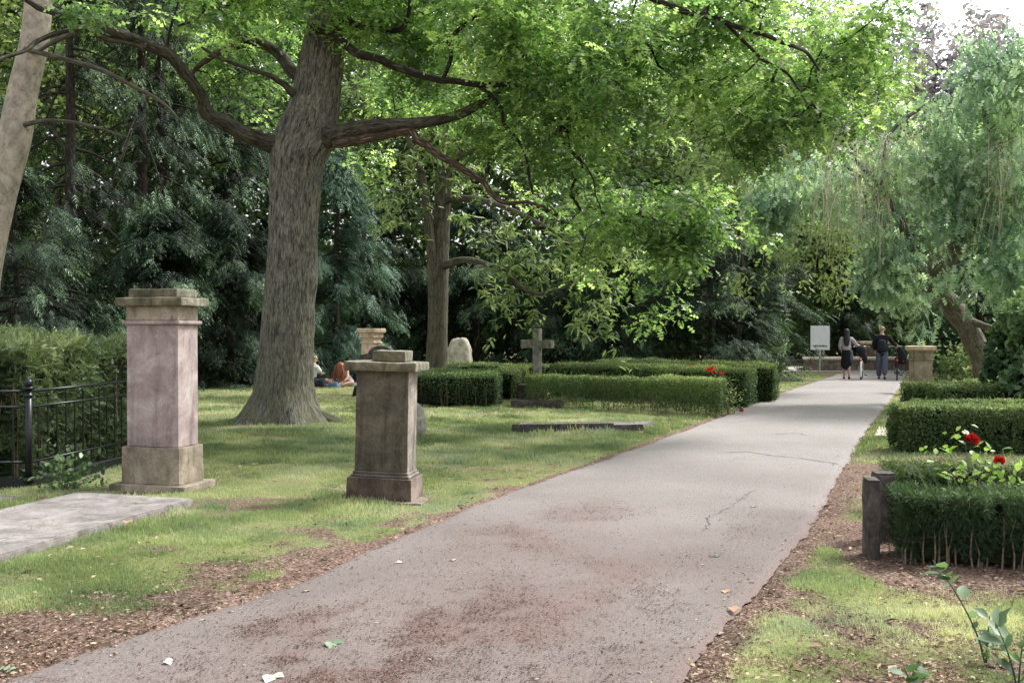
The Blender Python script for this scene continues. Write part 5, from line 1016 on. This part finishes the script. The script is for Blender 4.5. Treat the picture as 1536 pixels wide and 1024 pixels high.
    if kind == 'c': cv = skin('seat_cover', [(.0, -.10, .78, (.15, .12)), (.0, -.08, .98, (.19, .12)), (.0, -.04, 1.14, (.14, .08)), (.12, -.04, .7, (.05, .1)), (.13, -.04, .55, (.03, .06))], [(0, 1), (1, 2), (0, 3), (3, 4)], M['black'], b)
    else: skin('pannier', [(.15, -.08, .52, (.06, .13)), (.16, -.08, .74, (.08, .15)), (.10, -.06, .98, (.11, .12)), (.05, -.04, 1.1, (.13, .08))], [(0, 1), (1, 2), (2, 3)], M['black'], b)
    return b
RZ = math.radians(-21)
def off(base, dx, dy): c_, s_ = math.cos(RZ), math.sin(RZ); return base[0] + dx * c_ - dy * s_, base[1] + dx * s_ + dy * c_
a = gp(1270, 569.5); b = gp(1323, 569.5)
walker('w', *a, RZ, 'woman with long dark hair, grey top and long black skirt wheeling a bicycle'); walker('m', *b, RZ, 'person in black jacket with backpack and grey blue trousers wheeling a bicycle')
bicycle(*off(a, .46, -.40), RZ, 'bicycle with cream mudguard and black draped seat on the woman\'s right', 'c'); bicycle(*off(b, .46, -.42), RZ, 'bicycle with dark frame and black pannier beside the person with the backpack', 'd')

# picnic group
def arms(J, E, ch, pts):
    par = ch
    for q in pts: J.append(q); E.append((par, len(J) - 1)); par = len(J) - 1
    return par
x, y = gp(468, 580); p = thing('person', 'seated person in a white shirt looking down, at the edge of the oak trunk', 'person', (x, y, 0), math.radians(-35), 'people picnicking on the lawn')
J = [(0, 0, .13, .13), (0, .0, .32, .115), (0, .03, .5, .13), (0, .04, .6, .09), (0, .06, .67, .05)]; E = [(0, 1), (1, 2), (2, 3), (3, 4)]; head(J, E, 4, (0, .11, .79))
for s in (-1, 1):
    w_ = arms(J, E, 3, [(s * .17, .03, .58, .05), (s * .22, .15, .36, .04), (s * .08, .36, .38, .027)]); hand(J, E, w_, (-s * .5, 1, .1), (0, 0, -1)); arms(J, E, 0, [(s * .1, .05, .13, .095), (s * .3, .36, .18, .065), (-s * .05, .5, .06, .045), (-s * .16, .52, .05, .04)])
skin('body', J, E, M['skin'], p); face(p, (0, .115, .80), (0, 1, -.35), None)
skin('shirt', [(0, 0, .12, (.15, .14)), (0, 0, .32, .135), (0, .03, .5, .15), (0, .04, .6, .11), (-.17, .03, .58, .07), (-.22, .14, .40, .06), (.17, .03, .58, .07), (.22, .14, .40, .06)], [(0, 1), (1, 2), (2, 3), (3, 4), (4, 5), (3, 6), (6, 7)], M['whitecloth'], p)
skin('shorts', [(0, 0, .12, .15), (-.12, .07, .13, .12), (-.27, .3, .17, .09), (.12, .07, .13, .12), (.27, .3, .17, .09)], [(0, 1), (1, 2), (0, 3), (3, 4)], M['navy'], p)
skin('hair', [(0, .07, .90, (.06, .07)), (0, .05, .84, (.09, .09)), (0, .035, .76, (.065, .05))], [(0, 1), (1, 2)], M['hair_brown'], p)
x, y = gp(514, 580); p = thing('person', 'person with long auburn hair bent forward on the pale picnic blanket', 'person', (x, y, 0), math.radians(160), 'people picnicking on the lawn')
J = [(0, -.25, .13, .13), (0, -.16, .32, .11), (0, -.02, .45, .12), (0, .04, .5, .08), (0, .07, .54, .05)]; E = [(0, 1), (1, 2), (2, 3), (3, 4)]; head(J, E, 4, (0, .11, .56))
for s in (-1, 1):
    w_ = arms(J, E, 3, [(s * .16, .0, .46, .05), (s * .22, .12, .25, .04), (s * .12, .3, .12, .027)]); hand(J, E, w_, (-s * .3, 1, -.3), (0, 0, -1)); arms(J, E, 0, [(s * .1, -.2, .13, .095), (s * .38, .1, .14, .065), (s * .1, .3, .06, .045), (s * .02, .36, .05, .04)])
skin('body', J, E, M['skin'], p); face(p, (0, .115, .56), (0, 1, -.6), None)
skin('dress', [(0, -.25, .13, .15), (0, -.16, .32, .13), (0, -.02, .44, .135), (0, .03, .48, .10), (-.16, 0, .45, .065), (.16, 0, .45, .065), (-.3, 0, .14, .1), (.3, 0, .14, .1)], [(0, 1), (1, 2), (2, 3), (3, 4), (3, 5), (0, 6), (0, 7)], M['blanket'], p)
hr = skin('hair', [(0, .05, .69, (.08, .08)), (0, .12, .62, (.13, .12)), (0, .17, .5, (.13, .10)), (0, .20, .35, (.11, .08)), (.01, .22, .24, (.07, .05))], [(0, 1), (1, 2), (2, 3), (3, 4)], M['hair_red'], p)
for i in range(70):                           # loose locks
    a = rng.uniform(-1, 1); q0 = np.array([a * .12, .08 + rng.uniform(-.04, .14), .66 - .05 * a * a]); t = np.linspace(0, 1, 6); L_ = rng.uniform(.35, .55)
    Tubes().add(q0 + np.stack([a * .10 * t + .015 * np.sin(t * 9 + i), .10 * t ** .6 + 0 * t, -L_ * t], 1), np.linspace(.016, .004, 6), 4).build('lock', M['hair_red'], hr)
x, y = gp(540, 579); p = thing('person', 'person in dark clothes with raised knee beside the auburn haired one', 'person', (x, y, 0), math.radians(60), 'people picnicking on the lawn')
J = [(0, 0, .12, .13), (.02, -.1, .3, .11), (.03, -.16, .45, .12), (.03, -.17, .54, .08), (.03, -.16, .6, .05)]; E = [(0, 1), (1, 2), (2, 3), (3, 4)]; head(J, E, 4, (.03, -.13, .72))
for s in (-1, 1):
    w_ = arms(J, E, 3, [(s * .17, -.16, .5, .05), (s * .25, -.3, .28, .04), (s * .2, -.36, .05, .027)]); hand(J, E, w_, (0, -.6, -.2), (0, 0, -1)); arms(J, E, 0, [(s * .1, .08, .14, .095), (s * .12, .38, .44 if s > 0 else .3, .065), (s * .12, .56, .08, .045), (s * .12, .68, .04, .04)])
skin('body', J, E, M['skin'], p); face(p, (.03, -.125, .73), (0, 1, 0), None)
skin('dark_outfit', [(0, 0, .12, .15), (.02, -.1, .3, .135), (.03, -.16, .45, .14), (.03, -.17, .53, .10), (-.15, -.17, .49, .065), (.21, -.17, .49, .065), (.11, .1, .15, .115), (.12, .36, .42, .085), (.12, .53, .14, .06), (-.11, .1, .15, .115), (-.12, .36, .28, .085), (-.12, .53, .12, .06)], [(0, 1), (1, 2), (2, 3), (3, 4), (3, 5), (0, 6), (6, 7), (7, 8), (0, 9), (9, 10), (10, 11)], M['navy'], p)
skin('hair', [(.03, -.15, .83, (.06, .07)), (.03, -.17, .77, (.09, .09)), (.03, -.18, .68, (.07, .05))], [(0, 1), (1, 2)], M['hair_dark'], p)
def heap(name, label, cat, px, py, w_, d_, h_, mat, seed):
    x, y = gp(px, py); n = 22; bm = bmesh.new(); g_ = []
    for i in range(n):
        row = []
        for j in range(n):
            a, b = (i / (n - 1) - .5) * w_, (j / (n - 1) - .5) * d_; e = max(0, 1 - (2 * a / w_) ** 4) * max(0, 1 - (2 * b / d_) ** 4); z = .01 + e * h_ * (.25 + 1.1 * float(fbm(np.array([[a, b, seed]]), 5, 3, 3)[0])); row.append(bm.verts.new((a + .05 * float(noise3(np.array([[a, b, seed]]), 8)[0]), b, z)))
        g_.append(row)
    for i in range(n - 1):
        for j in range(n - 1): bm.faces.new((g_[i][j], g_[i + 1][j], g_[i + 1][j + 1], g_[i][j + 1]))
    o = bm_obj(name, bm, mat, None, True); o.location = (x, y, .03); return tag(o, label, cat)
heap('picnic_blanket', 'rumpled pale blanket spread under the picnic group on the lawn', 'blanket', 512, 578, 1.7, 1.3, .17, M['blanket'], 1)
heap('bag', 'black bag lying by the knees of the white shirted person', 'bag', 476, 582, .42, .3, .30, M['black'], 2); heap('bag', 'blue patterned cloth bundle on the picnic blanket', 'bundle', 499, 582, .32, .25, .2, M['bluebag'], 3)
heap('bag', 'round black bag on the grass touching the left side of the dark pillar', 'bag', 537, 596, .3, .25, .4, M['black'], 4)
